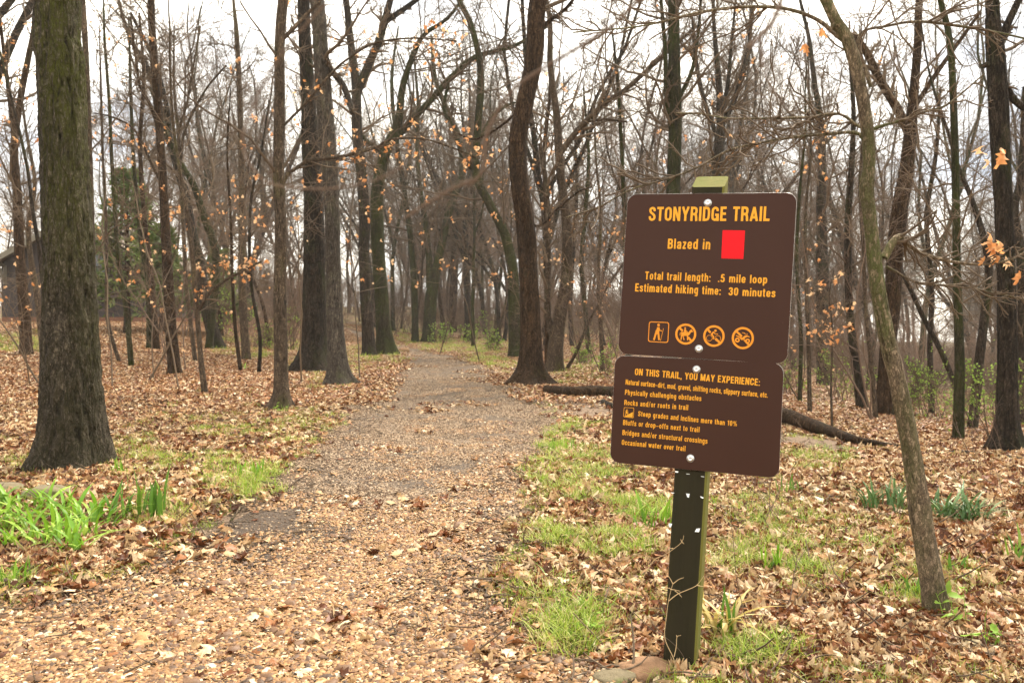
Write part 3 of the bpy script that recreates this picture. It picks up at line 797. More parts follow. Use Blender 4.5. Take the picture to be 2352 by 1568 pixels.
# a condensed sign-painter alphabet: strokes in units of the capital height
GL = {
 'A': (.56, ['l', (.065, 0), (.28, .96)], ['l', (.495, 0), (.28, .96)], ['l', (.14, .26), (.42, .26)]),
 'B': (.51, ['l', (.085, 0), (.085, 1)], ['l', (.085, .915), (.27, .915)], ['s', (.25, .915), (.37, .88), (.41, .75), (.38, .58), (.26, .52)], ['l', (.085, .52), (.27, .52)], ['s', (.25, .52), (.38, .47), (.425, .30), (.38, .12), (.25, .085)], ['l', (.085, .085), (.27, .085)]),
 'C': (.51, ['s', (.425, .64), (.41, .82), (.26, .915), (.11, .82), (.085, .62), (.085, .38), (.11, .18), (.26, .085), (.41, .18), (.425, .36)]),
 'D': (.52, ['l', (.085, 0), (.085, 1)], ['l', (.085, .915), (.26, .915)], ['s', (.24, .915), (.38, .86), (.43, .68), (.435, .5), (.43, .32), (.38, .14), (.24, .085)], ['l', (.085, .085), (.26, .085)]),
 'E': (.45, ['l', (.085, 0), (.085, 1)], ['l', (.085, .915), (.43, .915)], ['l', (.085, .51), (.40, .51)], ['l', (.085, .085), (.44, .085)]),
 'G': (.53, ['s', (.43, .68), (.41, .83), (.26, .915), (.11, .82), (.085, .62), (.085, .38), (.11, .18), (.25, .085), (.38, .14), (.435, .30), (.44, .46)], ['l', (.27, .43), (.525, .43)], ['l', (.46, 0), (.46, .48)]),
 'H': (.53, ['l', (.085, 0), (.085, 1)], ['l', (.445, 0), (.445, 1)], ['l', (.085, .51), (.445, .51)]),
 'I': (.17, ['l', (.085, 0), (.085, 1)]),
 'L': (.43, ['l', (.085, 0), (.085, 1)], ['l', (.085, .085), (.43, .085)]),
 'M': (.68, ['l', (.085, 0), (.085, 1)], ['l', (.595, 0), (.595, 1)], ['l', (.11, .97), (.34, .05)], ['l', (.57, .97), (.34, .05)]),
 'N': (.54, ['l', (.085, 0), (.085, 1)], ['l', (.455, 0), (.455, 1)], ['l', (.10, .96), (.44, .04)]),
 'O': (.52, ['c', (.26, .915), (.11, .82), (.085, .62), (.085, .38), (.11, .18), (.26, .085), (.41, .18), (.435, .38), (.435, .62), (.41, .82)]),
 'P': (.50, ['l', (.085, 0), (.085, 1)], ['l', (.085, .915), (.27, .915)], ['s', (.25, .915), (.38, .87), (.42, .70), (.38, .50), (.25, .45)], ['l', (.085, .45), (.27, .45)]),
 'R': (.52, ['l', (.085, 0), (.085, 1)], ['l', (.085, .915), (.27, .915)], ['s', (.25, .915), (.38, .87), (.42, .71), (.38, .53), (.25, .48)], ['l', (.085, .48), (.27, .48)], ['s', (.26, .48), (.38, .42), (.42, .25), (.43, .10), (.45, 0)]),
 'S': (.51, ['s', (.42, .69), (.39, .85), (.25, .915), (.11, .84), (.10, .70), (.18, .58), (.33, .47), (.42, .34), (.41, .17), (.26, .085), (.11, .15), (.08, .33)]),
 'T': (.48, ['l', (.24, 0), (.24, .95)], ['l', (0, .915), (.48, .915)]),
 'U': (.52, ['l', (.085, 1), (.085, .28)], ['s', (.085, .30), (.11, .15), (.26, .085), (.41, .15), (.435, .30)], ['l', (.435, 1), (.435, .28)]),
 'X': (.54, ['l', (.07, 0), (.47, 1)], ['l', (.07, 1), (.47, 0)]),
 'Y': (.54, ['l', (.06, 1), (.27, .42)], ['l', (.48, 1), (.27, .42)], ['l', (.27, 0), (.27, .46)]),
 'a': (.43, ['s', (.09, .50), (.12, .63), (.22, .665), (.33, .62), (.35, .50)], ['l', (.35, .52), (.35, 0)], ['s', (.35, .42), (.24, .39), (.11, .32), (.08, .18), (.15, .075), (.27, .10), (.35, .20)]),
 'b': (.45, ['l', (.08, 0), (.08, 1)], ['s', (.08, .52), (.20, .665), (.34, .60), (.37, .37), (.34, .14), (.20, .075), (.08, .20)]),
 'c': (.42, ['s', (.345, .47), (.33, .62), (.22, .665), (.10, .58), (.08, .37), (.10, .16), (.22, .075), (.33, .12), (.345, .27)]),
 'd': (.45, ['l', (.37, 0), (.37, 1)], ['s', (.37, .52), (.25, .665), (.11, .60), (.08, .37), (.11, .14), (.25, .075), (.37, .20)]),
 'e': (.44, ['l', (.08, .355), (.40, .355)], ['s', (.365, .37), (.35, .58), (.22, .665), (.10, .58), (.08, .37), (.10, .15), (.22, .075), (.33, .11), (.355, .23)]),
 'f': (.27, ['s', (.28, .925), (.18, .92), (.13, .84), (.13, .70)], ['l', (.13, .74), (.13, 0)], ['l', (0, .675), (.26, .675)]),
 'g': (.45, ['l', (.37, -.08), (.37, .74)], ['s', (.37, .52), (.25, .665), (.11, .60), (.08, .37), (.11, .14), (.25, .075), (.37, .20)], ['s', (.37, -.05), (.33, -.19), (.21, -.215), (.10, -.17)]),
 'h': (.44, ['l', (.08, 0), (.08, 1)], ['s', (.08, .48), (.15, .63), (.25, .665), (.34, .60), (.36, .46)], ['l', (.36, .50), (.36, 0)]),
 'i': (.16, ['l', (.08, 0), (.08, .74)], ['l', (.08, .85), (.08, 1)]),
 'k': (.42, ['l', (.08, 0), (.08, 1)], ['l', (.08, .28), (.35, .74)], ['l', (.17, .42), (.37, 0)]),
 'l': (.16, ['l', (.08, 0), (.08, 1)]),
 'm': (.68, ['l', (.08, 0), (.08, .74)], ['s', (.08, .48), (.14, .63), (.22, .665), (.31, .60), (.34, .46)], ['l', (.34, .50), (.34, 0)], ['s', (.34, .48), (.40, .63), (.48, .665), (.57, .60), (.60, .46)], ['l', (.60, .50), (.60, 0)]),
 'n': (.44, ['l', (.08, 0), (.08, .74)], ['s', (.08, .48), (.15, .63), (.25, .665), (.34, .60), (.36, .46)], ['l', (.36, .50), (.36, 0)]),
 'o': (.44, ['c', (.22, .665), (.10, .58), (.08, .37), (.10, .16), (.22, .075), (.34, .16), (.36, .37), (.34, .58)]),
 'p': (.45, ['l', (.08, -.25), (.08, .74)], ['s', (.08, .52), (.20, .665), (.34, .60), (.37, .37), (.34, .14), (.20, .075), (.08, .20)]),
 'r': (.29, ['l', (.08, 0), (.08, .74)], ['s', (.08, .44), (.13, .60), (.21, .655), (.30, .655)]),
 's': (.41, ['s', (.34, .51), (.31, .63), (.20, .665), (.09, .61), (.09, .49), (.19, .41), (.31, .32), (.34, .19), (.29, .09), (.19, .075), (.09, .12), (.07, .24)]),
 't': (.27, ['l', (.13, .93), (.13, .16)], ['s', (.13, .20), (.15, .09), (.27, .075)], ['l', (0, .675), (.26, .675)]),
 'u': (.44, ['l', (.08, .74), (.08, .24)], ['s', (.08, .28), (.10, .14), (.19, .075), (.29, .11), (.36, .26)], ['l', (.36, 0), (.36, .74)]),
 'v': (.40, ['l', (.05, .74), (.20, .04)], ['l', (.35, .74), (.20, .04)]),
 'w': (.62, ['l', (.05, .74), (.18, .04)], ['l', (.31, .70), (.18, .04)], ['l', (.31, .70), (.44, .04)], ['l', (.57, .74), (.44, .04)]),
 'x': (.40, ['l', (.05, 0), (.35, .74)], ['l', (.05, .74), (.35, 0)]),
 'y': (.41, ['l', (.05, .74), (.21, .03)], ['l', (.36, .74), (.18, -.10)], ['s', (.20, -.02), (.15, -.18), (.03, -.20)]),
 'z': (.37, ['l', (.03, .665), (.34, .665)], ['l', (.31, .66), (.07, .08)], ['l', (.03, .075), (.34, .075)]),
 '0': (.47, ['c', (.235, .915), (.11, .82), (.085, .62), (.085, .38), (.11, .18), (.235, .085), (.36, .18), (.385, .38), (.385, .62), (.36, .82)]),
 '1': (.36, ['l', (.24, 0), (.24, 1)], ['l', (.25, .90), (.06, .76)]),
 '3': (.47, ['s', (.08, .72), (.12, .87), (.23, .915), (.35, .86), (.375, .72), (.32, .57), (.19, .53)], ['s', (.19, .53), (.34, .47), (.385, .30), (.35, .13), (.23, .085), (.11, .14), (.075, .30)]),
 '5': (.47, ['l', (.11, .915), (.41, .915)], ['l', (.13, .92), (.10, .50)], ['s', (.10, .52), (.22, .59), (.35, .53), (.385, .34), (.35, .14), (.23, .085), (.11, .14), (.075, .28)]),
 '.': (.16, ['l', (.08, 0), (.08, .15)]), ',': (.16, ['l', (.08, .15), (.08, 0)], ['l', (.10, .02), (.05, -.12)]), ':': (.16, ['l', (.08, 0), (.08, .15)], ['l', (.08, .50), (.08, .65)]),
 '/': (.30, ['l', (.04, -.04), (.26, 1.04)]), '\u2013': (.50, ['l', (0, .36), (.50, .36)]), ' ': (.24,),
 '%': (.82, ['c', (.18, .915), (.10, .85), (.085, .72), (.10, .58), (.18, .53), (.26, .58), (.275, .72), (.26, .85)], ['c', (.62, .47), (.54, .41), (.525, .27), (.54, .14), (.62, .085), (.70, .14), (.715, .27), (.70, .41)], ['l', (.58, 1), (.22, 0)])}
def text_piece(body, a, b, z_, cap, parent, mat, name='lettering', track=.1, bold=.165):
    """a, b: left and right ends of the baseline in zoom pixels; cap: capital height in zoom pixels"""
    V, Fc = [], []; x = 0; k = 0
    for ch in body:
        g_ = GL[ch]; w_ = bold * (.6 if ch in '/%\u2013' else 1 if ch.isupper() or ch.isdigit() else .93)
        for st_ in g_[1:]:
            P = np.array(st_[1:], float)
            if st_[0] != 'l':
                if st_[0] == 'c': P = np.vstack([P, P[:2]])
                P = smooth_path(np.c_[P, np.zeros(len(P))], len(P) * 4)[:, :2]
                if st_[0] == 'c':
                    P = P[: -3]
            T_ = np.gradient(P, axis=0); T_ /= np.linalg.norm(T_, axis=1, keepdims=True) + 1e-9; Nn = np.c_[-T_[:, 1], T_[:, 0]] * w_ / 2
            n0 = len(V); y = -.0028 - .000018 * (k % 7); k += 1
            for p, q in zip(P, Nn): V.append((x + p[0] + q[0], y, p[1] + q[1])); V.append((x + p[0] - q[0], y, p[1] - q[1]))
            for i in range(len(P) - 1): o_ = n0 + 2 * i; Fc.append((o_, o_ + 1, o_ + 3, o_ + 2))
        x += g_[0] + track
    x1 = x - track; V = np.array(V)
    A = np.array(sign_uv(*z_(*a), .0028)); B = np.array(sign_uv(*z_(*b), .0028)); T_ = np.array(sign_uv(*z_(a[0], a[1] - cap), .0028))
    W = np.linalg.norm(B - A); d = (B - A) / W; nrm = np.array([-d[1], d[0]]); sy_ = abs(np.dot(T_ - A, nrm)); sx_ = W / x1
    out = np.stack([A[0] + V[:, 0] * sx_ * d[0] + V[:, 2] * sy_ * nrm[0], V[:, 1], A[1] + V[:, 0] * sx_ * d[1] + V[:, 2] * sy_ * nrm[1]], -1)
    return link(name, np_mesh(name, out, Fc, None, [mat], False), parent)
TX_ = [
 ('STONYRIDGE TRAIL', (418, 410), (1405, 412), Z1, 114, pu, .10),
 ('Blazed in', (573, 637), (920, 643), Z1, 82, pu, .12),
 ('Total trail length:', (388, 888), (922, 906), Z1, 66, pu, .12), ('.5 mile loop', (984, 909), (1385, 922), Z1, 66, pu, .12),
 ('Estimated hiking time:', (307, 985), (1006, 1014), Z1, 66, pu, .12), ('30 minutes', (1070, 1017), (1452, 1033), Z1, 66, pu, .12),
 ('ON THIS TRAIL, YOU MAY EXPERIENCE:', (412, 290), (1790, 410), Z2, 74, pl_, .10),
 ('Natural surface\u2013dirt, mud, gravel, shifting rocks, slippery surface, etc.', (310, 395), (1878, 541), Z2, 57, pl_, .09),
 ('Physically challenging obstacles', (303, 507), (1145, 578), Z2, 57, pl_, .13),
 ('Rocks and/or roots in trail', (296, 620), (1000, 678), Z2, 57, pl_, .13),
 ('Steep grades and inclines more than 10%', (448, 743), (1540, 858), Z2, 57, pl_, .13),
 ('Bluffs or drop\u2013offs next to trail', (282, 840), (1125, 922), Z2, 57, pl_, .13),
 ('Bridges and/or structural crossings', (275, 950), (1212, 1048), Z2, 57, pl_, .13),
 ('Occasional water over trail', (268, 1058), (970, 1130), Z2, 57, pl_, .13)]
for (body, a, b, z_, cap, par, tk) in TX_: text_piece(body, a, b, z_, cap, par, M['yellow'], 'lettering', tk)

class Flat:
    """flat printed shapes on the panel, each a hair above the one below"""
    def __init__(s, z_): s.z = z_; s.V = []; s.F = []; s.k = 0
    def poly(s, pts):
        y = -.0028 - .00004 * s.k; s.k += 1; n = len(s.V)
        for p in pts:
            u, w = sign_uv(*s.z(*p), .0028); s.V.append((u, y, w))
        s.F.append(list(range(n, n + len(pts)))); return s
    def disc(s, c, r, n=20): return s.poly([(c[0] + r * math.cos(2 * pi * i / n), c[1] + r * math.sin(2 * pi * i / n)) for i in range(n)])
    def band(s, outer, inner):
        y = -.0028 - .00004 * s.k; s.k += 1; n = len(s.V); m = len(outer)
        for p in list(outer) + list(inner):
            u, w = sign_uv(*s.z(*p), .0028); s.V.append((u, y, w))
        for i in range(m): j = (i + 1) % m; s.F.append([n + i, n + j, n + m + j, n + m + i])
        return s
    def ring(s, c, r0, r1, n=40):
        f = lambda r: [(c[0] + r * math.cos(2 * pi * i / n), c[1] + r * math.sin(2 * pi * i / n)) for i in range(n)]
        return s.band(f(r1), f(r0))
    def line(s, pts, w):
        for (a, b) in zip(pts[:-1], pts[1:]):
            d = np.subtract(b, a).astype(float); L = np.linalg.norm(d); d /= L; nn = np.array([-d[1], d[0]]) * w / 2; a_, b_ = np.array(a) - d * w * .15, np.array(b) + d * w * .15
            s.poly([a_ + nn, b_ + nn, b_ - nn, a_ - nn])
        return s
    def frame(s, q, r, w):
        """rounded outline through four corners q"""
        q = [np.array(p, float) for p in q]; out = []; inn = []
        cen = sum(q) / 4
        for i in range(4):
            p, pp, pn = q[i], q[i - 1], q[(i + 1) % 4]
            a = p + (pp - p) / np.linalg.norm(pp - p) * r; b = p + (pn - p) / np.linalg.norm(pn - p) * r
            for k in range(7):
                t_ = k / 6; c_ = (1 - t_) ** 2 * a + 2 * t_ * (1 - t_) * p + t_ ** 2 * b
                out.append(c_); inn.append(c_ + (cen - c_) * (w / np.linalg.norm(cen - c_)) * 1.15)
        return s.band(out, inn)
    def make(s, name, mat, parent):
        me = bpy.data.meshes.new(name); me.from_pydata(s.V, [], s.F); me.materials.append(mat)
        # face the viewer (-y)
        me.update(); fl = [f.index for f in me.polygons if f.normal.y > 0]
        if fl:
            me2 = bpy.data.meshes.new(name); me2.from_pydata(s.V, [], [f[::-1] if i in set(fl) else f for i, f in enumerate(s.F)]); me2.materials.append(mat); me = me2
        return link(name, me, parent)
Flat(Z1).poly([(1023, 486), (1206, 488), (1192, 720), (1012, 716)]).make('red_blaze', M['red'], pu)
f = Flat(Z3)
f.frame([(266, 256), (602, 270), (584, 612), (248, 594)], 44, 14).disc((425, 316), 22)
f.poly([(400, 352), (440, 350), (446, 395), (425, 440), (396, 452), (384, 420)]).line([(396, 400), (348, 560)], 30).line([(418, 420), (432, 560)], 30).poly([(384, 400), (440, 400), (430, 470), (378, 470)])
f.line([(432, 370), (440, 402), (478, 414)], 16).line([(506, 374), (456, 576)], 8)
f.make('hiker_symbol', M['orange'], pu)
f = Flat(Z3); f.ring((874, 466), 138, 174).line([(775, 365), (822, 412)], 34).line([(915, 520), (968, 578)], 34)
f.disc((865, 368), 15).poly([(846, 388), (876, 386), (880, 440), (848, 440)]).line([(868, 400), (900, 424)], 12)
f.poly([(800, 432), (900, 430), (918, 440), (950, 398), (962, 386), (978, 396), (996, 424), (984, 436), (962, 436), (930, 486), (900, 494), (815, 494), (798, 470)])
f.line([(806, 480), (796, 560)], 18).line([(826, 490), (846, 562)], 18).line([(902, 486), (906, 566)], 20).line([(804, 440), (782, 446), (780, 488)], 11)
f.make('no_horses_symbol', M['orange'], pu)
f = Flat(Z3); f.ring((1340, 498), 142, 178).line([(1240, 392), (1282, 438)], 34).line([(1372, 540), (1432, 606)], 34)
f.disc((1366, 410), 20).poly([(1326, 420), (1350, 432), (1318, 474), (1344, 500), (1342, 552), (1322, 552), (1320, 508), (1284, 470)]).line([(1336, 430), (1362, 464), (1404, 466)], 13)
f.ring((1264, 532), 44, 52, 26).ring((1404, 538), 44, 52, 26)
f.make('no_bicycles_symbol', M['orange'], pu)
f = Flat(Z3); f.ring((1818, 532), 146, 183).line([(1712, 422), (1800, 502)], 32).line([(1846, 566), (1912, 636)], 32)
f.ring((1728, 564), 16, 40, 24).ring((1898, 580), 16, 38, 24)
f.poly([(1706, 482), (1776, 508), (1810, 524), (1850, 490), (1884, 486), (1936, 510), (1934, 518), (1890, 512), (1856, 530), (1838, 562), (1788, 560), (1772, 532), (1704, 494)])
f.line([(1806, 444), (1844, 448), (1862, 470)], 10).poly([(1876, 478), (1890, 450), (1896, 478)])
f.make('no_quad_bikes_symbol', M['orange'], pu)
f = Flat(Z2); f.frame([(293, 645), (406, 652), (400, 766), (286, 752)], 15, 5)
f.poly([(300, 745), (392, 698), (388, 756), (300, 748)]).disc((322, 676), 6).poly([(313, 684), (327, 682), (333, 712), (318, 714), (311, 704)]).line([(316, 712), (308, 738)], 6).line([(326, 712), (338, 726)], 6).line([(333, 668), (340, 716)], 4).line([(326, 692), (338, 696)], 5)
f.make('steep_grade_symbol', M['yellow'], pl_)

def bolt(c, z_, parent, r_mm=.0085):
    u, w = sign_uv(*z_(*c), .003)
    prof = [(1.25, 0), (1.25, -.0012), (1.0, -.0014), (1.0, -.0018), (.92, -.0045), (.6, -.0062), (.5, -.0062), (.42, -.0052), (0.01, -.0052)]
    V = []; m = 20
    for (q, y) in prof:
        for i in range(m): a = 2 * pi * i / m; V.append((u + q * r_mm * math.cos(a), -.0022 + y, w + q * r_mm * math.sin(a)))
    idx = np.arange(len(prof) * m).reshape(len(prof), m); a = idx[:-1]; b = np.roll(idx, -1, 1)[:-1]; c_ = np.roll(idx, -1, 1)[1:]; d = idx[1:]
    return link('bolt', np_mesh('bolt', V, np.stack([a, b, c_, d], -1).reshape(-1, 4), None, [M['bolt']], True), parent)
bolt((902, 264), Z1, pu); bolt((829, 1453), Z1, pu); bolt((1093, 230), Z2, pl_); bolt((1026, 1210), Z2, pl_)
Z5 = lambda x, y: (1720 + x / 2.53, 1300 + y / 2.53)
for pts_ in ([(452, 60), (476, 62), (472, 72), (454, 70)], [(532, 79), (556, 81), (555, 84), (532, 82)], [(636, 97), (660, 100), (659, 103), (636, 100)], [(424, 214), (446, 216), (445, 219), (424, 217)],
             [(530, 220), (556, 222), (550, 250), (540, 246)], [(632, 238), (656, 250), (650, 256), (634, 248)], [(406, 434), (430, 436), (422, 460), (412, 458)], [(604, 470), (630, 468), (622, 494), (592, 492)]):
    V = []; n = len(pts_)
    for dy in (-.0012, .0035):
        for p in pts_:
            u, w = sign_uv(*Z5(*p), -.004); V.append((u, y0 + dy, w))
    me = bpy.data.meshes.new('paper_scrap'); me.from_pydata(V, [], [list(range(n))[::-1]] + [[i, (i + 1) % n, n + (i + 1) % n, n + i] for i in range(n)]); me.materials.append(M['paper'])
    link('paper_scrap', me, sroot)

# ------------------------------------------------------------------ trees
def skin(P, R, m, flare=0., fh=.25, seed=0, rough=.05, lobes=5, ridge=0., zg=0.):
    """P (K,3), R (K,) -> verts, quads with flared, uneven trunk"""
    K = len(P); T = np.gradient(P, axis=0); T /= np.linalg.norm(T, axis=1, keepdims=True) + 1e-9
    U = np.cross(T, np.array([0, 1., 0])); U /= np.linalg.norm(U, axis=1, keepdims=True) + 1e-9; W = np.cross(T, U)
    th = np.arange(m) * 2 * pi / m; TH, KK = np.meshgrid(th, np.arange(K))
    r = R[:, None] * np.ones((1, m)); z = np.maximum(P[:, 2] - P[0, 2] - zg, 0)[:, None] * np.ones((1, m))
    cx_, sy_ = np.cos(TH), np.sin(TH)
    r = r * (1 + rough * 2 * (fbm(cx_ * 1.3 + seed, sy_ * 1.3 + z * 1.1, z * 1.7, 3, seed) - .5))
    if flare:
        lob = .55 + .9 * (.5 + .5 * np.sin(TH * lobes + seed + z * .8)) ** 1.5 * (.6 + .8 * vnoise(cx_ * 1.5 + 9, sy_ * 1.5, None, seed + 3))
        r = r * (1 + flare * np.exp(-np.maximum(z - .02, 0) / fh) * lob + .10 * flare * np.exp(-z / (fh * 3)))
    if ridge:
        q = TH * R[:, None] / (2 * pi) * 0 + TH
        circ = (cx_ * R[:, None] , sy_ * R[:, None])
        wx = (vnoise(cx_ * 3, sy_ * 3, z * 2.2, seed + 5) - .5) * .07
        n1 = 1 - np.abs(2 * vnoise(circ[0] * 40 + wx * 36, circ[1] * 40 + wx * 36, z * 9, seed + 6) - 1)
        n2 = 1 - np.abs(2 * vnoise(circ[0] * 85 + wx * 70, circ[1] * 85, z * 28, seed + 7) - 1)
        hh = n1 ** 1.5 * .6 + n2 * .4
        r = r + ridge * (n1 ** 1.5 - .55) + ridge * .6 * (n2 - .5)
        skin.furrow = np.clip((.46 - hh) / .26, 0, 1).ravel()
    V = P[:, None, :] + r[:, :, None] * (cx_[:, :, None] * U[:, None, :] + sy_[:, :, None] * W[:, None, :])
    idx = np.arange(K * m).reshape(K, m); a = idx[:-1]; b = np.roll(idx, -1, 1)[:-1]; c = np.roll(idx, -1, 1)[1:]; d = idx[1:]
    return V.reshape(-1, 3), np.stack([a, b, c, d], -1).reshape(-1, 4)

def leaves_at(P, R, n, size, rng, spread=.05, box=None):
    """clusters of dry leaves hanging along branches P (N,K,3)"""
    b = Buf(); N, K, _ = P.shape
    shapes = [leaf_shape(np.random.default_rng(900 + i), 1.0, True, 7, 1.7) for i in range(5)]
    for i in range(n):
        j = rng.integers(N); k = rng.integers(max(1, K // 2), K); c = P[j, k]
        for q in range(rng.integers(1, 4)):
            V, Q = shapes[rng.integers(5)]; s = rng.uniform(*size)
            b.add(V * s @ rotm(rng.uniform(-2.2, -.6), rng.normal(0, .7), rng.uniform(0, 2 * pi)).T + c + rng.normal(0, spread, 3) - [0, 0, s * .4], Q, None, rng.random())
    return b.mesh('dead_leaves', M['orange_leaf'])

def crown_levels(P1, R1, rng, n2, n3, n4=0, K=(6, 5, 3), wig=.2, minr=.0025, up=.04, lenf=(.25, .6)):
    out = [(P1, R1, 5)]
    P2, R2 = sprout(P1, R1, n2, .15, 1., (.5, 1.15), rng, lenf, K[0], wig, up, minr * 1.5)
    out.append((P2, R2, 4))
    P3, R3 = sprout(P2, R2, n3, .1, 1., (.45, 1.1), rng, (.28, .65), K[1], wig, up, minr)
    out.append((P3, R3, 3))
    if n4:
        P4, R4 = sprout(P3, R3, n4, .1, 1., (.4, 1.0), rng, (.3, .7), K[2], wig, up, minr * .8)
        out.append((P4, R4, 3))
    return out
def crown_mesh(levels, mat, origin=(0, 0, 0)):
    b = Buf()
    for (P, R, m) in levels:
        V, Q = tubes(P - np.array(origin), R, m); b.add(V, Q, None, 0)
    return b.mesh('crown', mat)

HERO_XY = []
def hero(name, label, path, bk, D=None, flare=.5, fh=.18, sides=16, ring=.09, limbs=(), n1=15, n2=7, n3=5, n4=0, tw='twig', top=None, seed=1, low=.25, ridge=0., leaves=0, group=None, rough=.06, b1=(.10, .28), wig=.22, twr=.0016, drift=0.):
    rng = np.random.default_rng(seed * 13 + 5)
    D0 = hit(path[0][0], path[0][1]) if D is None else D
    pts = []
    z0 = path[0][1]
    for (vx, vy, w) in path:
        Dk = D0 + drift * (z0 - vy) / 1000 * D0
        pts.append(list(at(vx, vy, Dk)) + [w / 2 * Dk / F])
    pts = np.array(pts)
    base = pts[0, :3].copy(); base[2] = H(base[0], base[1]); HERO_XY.append((base[0], base[1]))
    pts = np.vstack([[pts[0, 0], pts[0, 1], base[2] - .12, pts[0, 3]], pts]) if pts[0, 2] > base[2] - .1 else pts
    # the trunk goes on above the frame
    rb = pts[:, 3].max(); Htot = base[2] + (top if top else float(np.clip(rb * 75, 6, 15)))
    vis = len(pts); d = norm(pts[-1, :3] - pts[-3, :3]); rr = pts[-1, 3]; zt = pts[-1, 2]
    ext = []
    if Htot > zt + 1:
        nst = 5; step = (Htot - zt) / nst; p = pts[-1, :3].copy()
        for i in range(nst):
            d = norm(d + np.array([0, 0, .35]) + rng.normal(0, .1, 3)); p = p + d * step; ext.append([*p, rr * (1 - .8 * (i + 1) / nst)])
        pts = np.vstack([pts, ext])
    else: pts[-1, 3] *= .6
    L = np.linalg.norm(np.diff(pts[:, :3], axis=0), axis=1).sum()
    S = smooth_path(pts, int(max(12, min(620, L / ring))))
    if ridge:                                           # fine rings only as far up as the picture reaches
        zc = zt + .3; lo = S[S[:, 2] < zc]; hi = S[S[:, 2] >= zc][::25]; S = np.vstack([lo, hi])
    S[:, 3] = np.maximum(S[:, 3], .003)
    V, Q = skin(S[:, :3], S[:, 3], sides, flare, fh, seed, rough, 5, ridge, .12)
    root = empty(name, base, label, 'tree', group)
    link('trunk', np_mesh('trunk', V - base, Q, None, [M[bk]], True, {'furrow': skin.furrow} if ridge else None), root)
    # branches
    twr = max(twr, D0 * .00027)
    Lv = []; limb_tips = []
    Pt = smooth_path(pts, 24); zrel = (Pt[:, 2] - base[2])
    if n1:
        P0 = Pt[None, :, :3]; R0 = Pt[None, :, 3]
        tlow = low
        P1, R1 = sprout(P0, R0, n1, tlow, .98, (.6, 1.3), rng, b1, 7, wig * .8, .07, max(.004, D0 * .0006), .27)
        Lv += crown_levels(P1, R1, rng, n2, n3, n4, wig=wig, minr=twr)
    for lm in limbs:
        lp = [list(at(vx, vy, D0 + (q[0] if q else 0))) + [w / 2 * D0 / F] for (vx, vy, w, *q) in lm]
        lp = smooth_path(lp, max(10, len(lm) * 5)); lp[:, 3] = np.maximum(lp[:, 3], .0025)
        m_ = 10 if lm[0][2] > 8 else 7
        V, Q = skin(lp[:, :3], lp[:, 3], m_, 0, 1, seed, .12)
        link('limb', np_mesh('limb', V - base, Q, None, [M[bk]], True), root)
        P0 = lp[None, :, :3]; R0 = lp[None, :, 3]
        P1, R1 = sprout(P0, R0, 3 + int(len(lm) * 2.6), .08, .98, (.4, 1.1), rng, (.10, .34), 6, wig, .03, .003, .5)
        nl = crown_levels(P1, R1, rng, 5 if D0 > 4 else 3, 4 if D0 > 4 else 2, 0, wig=wig, minr=twr * .8); Lv += nl; limb_tips.append(nl[1][0])
    if Lv: link('crown', crown_mesh(Lv, M[tw], base), root)
    if isinstance(leaves, list):
        cc = np.array([[at(vx, vy, D0) - base] * 4 for vx, vy in leaves])
        tag(link('dead_leaves', leaves_at(cc, None, len(leaves) * 2, (.030, .048), rng, .022), root), kind='stuff')
    elif leaves and Lv:
        src = (Lv[2] if len(Lv) > 2 else Lv[-1])[0] if not limbs else np.concatenate(limb_tips[:2])
        me = leaves_at(src - base, None, leaves, (.04, .07), rng)
        tag(link('dead_leaves', me, root), kind='stuff')
    return root

T = hero
T('oak_tree', 'large mossy oak trunk in the left foreground beside the green lily bed',
  [(165, 1072, 137.5), (168, 1000, 128.8), (165, 900, 121.8), (162, 760, 111.4), (160, 620, 102.7), (152, 450, 97.4), (146, 300, 95.7), (140, 150, 94.0), (133, 0, 92.2)],
  'bark_oak', flare=.32, fh=.17, sides=200, ring=.0085, ridge=.017, n1=5, n2=4, n3=3, low=.6, top=13, seed=3, rough=.03)
T('slender_tree', 'slim pinkish trunk rising just behind the right edge of the big mossy oak', [(216, 860, 15), (212, 600, 14), (204, 300, 13), (196, 100, 13), (190, 0, 12)], 'bark_tan', D=9.5, n1=9, seed=4, flare=.2)
T('young_tree', 'brown sapling trunk in front of the cabin at the far left, forking high up', [(62, 817, 25), (55, 700, 24), (46, 600, 22), (40, 450, 19), (33, 340, 16), (45, 240, 14), (62, 150, 13), (80, 60, 11), (90, 0, 10)], 'bark_brown', seed=5, n1=11, 
  limbs=[[(34, 345, 11), (25, 250, 10), (10, 130, 8), (-5, 0, 6)]], flare=.3, leaves=26)
T('young_tree', 'pale thin stem leaning left between the cabin sapling and the mossy oak', [(104, 850, 17), (98, 780, 16), (86, 680, 14), (72, 600, 12), (66, 520, 10), (80, 420, 8), (60, 300, 6), (45, 180, 5)], 'bark_tan', seed=6, n1=9, flare=.2)
T('young_tree', 'dark thin stem hugging the left edge of the mossy oak', [(116, 860, 12), (111, 755, 11), (98, 640, 10), (88, 560, 9), (75, 480, 8), (62, 380, 7), (30, 240, 6), (0, 120, 5)], 'bark_dark', D=11, seed=7, n1=9, flare=.1, leaves=20)
T('thin_sapling', 'thin leaning sapling just right of the mossy oak in front of the cabin wall', [(274, 832, 8), (247, 733, 8), (245, 623, 7), (243, 500, 7), (236, 350, 6), (232, 200, 5), (228, 60, 4)], 'bark_tan', seed=8, n1=10, flare=.1, leaves=24)
T('thin_sapling', 'speckled thin sapling with a slight bend beside the dark evergreen', [(302, 843, 12), (290, 713, 11), (272, 598, 10), (265, 500, 9), (256, 350, 8), (252, 250, 7), (241, 100, 6), (238, 0, 6)], 'bark_moss', seed=9, n1=10, flare=.1)
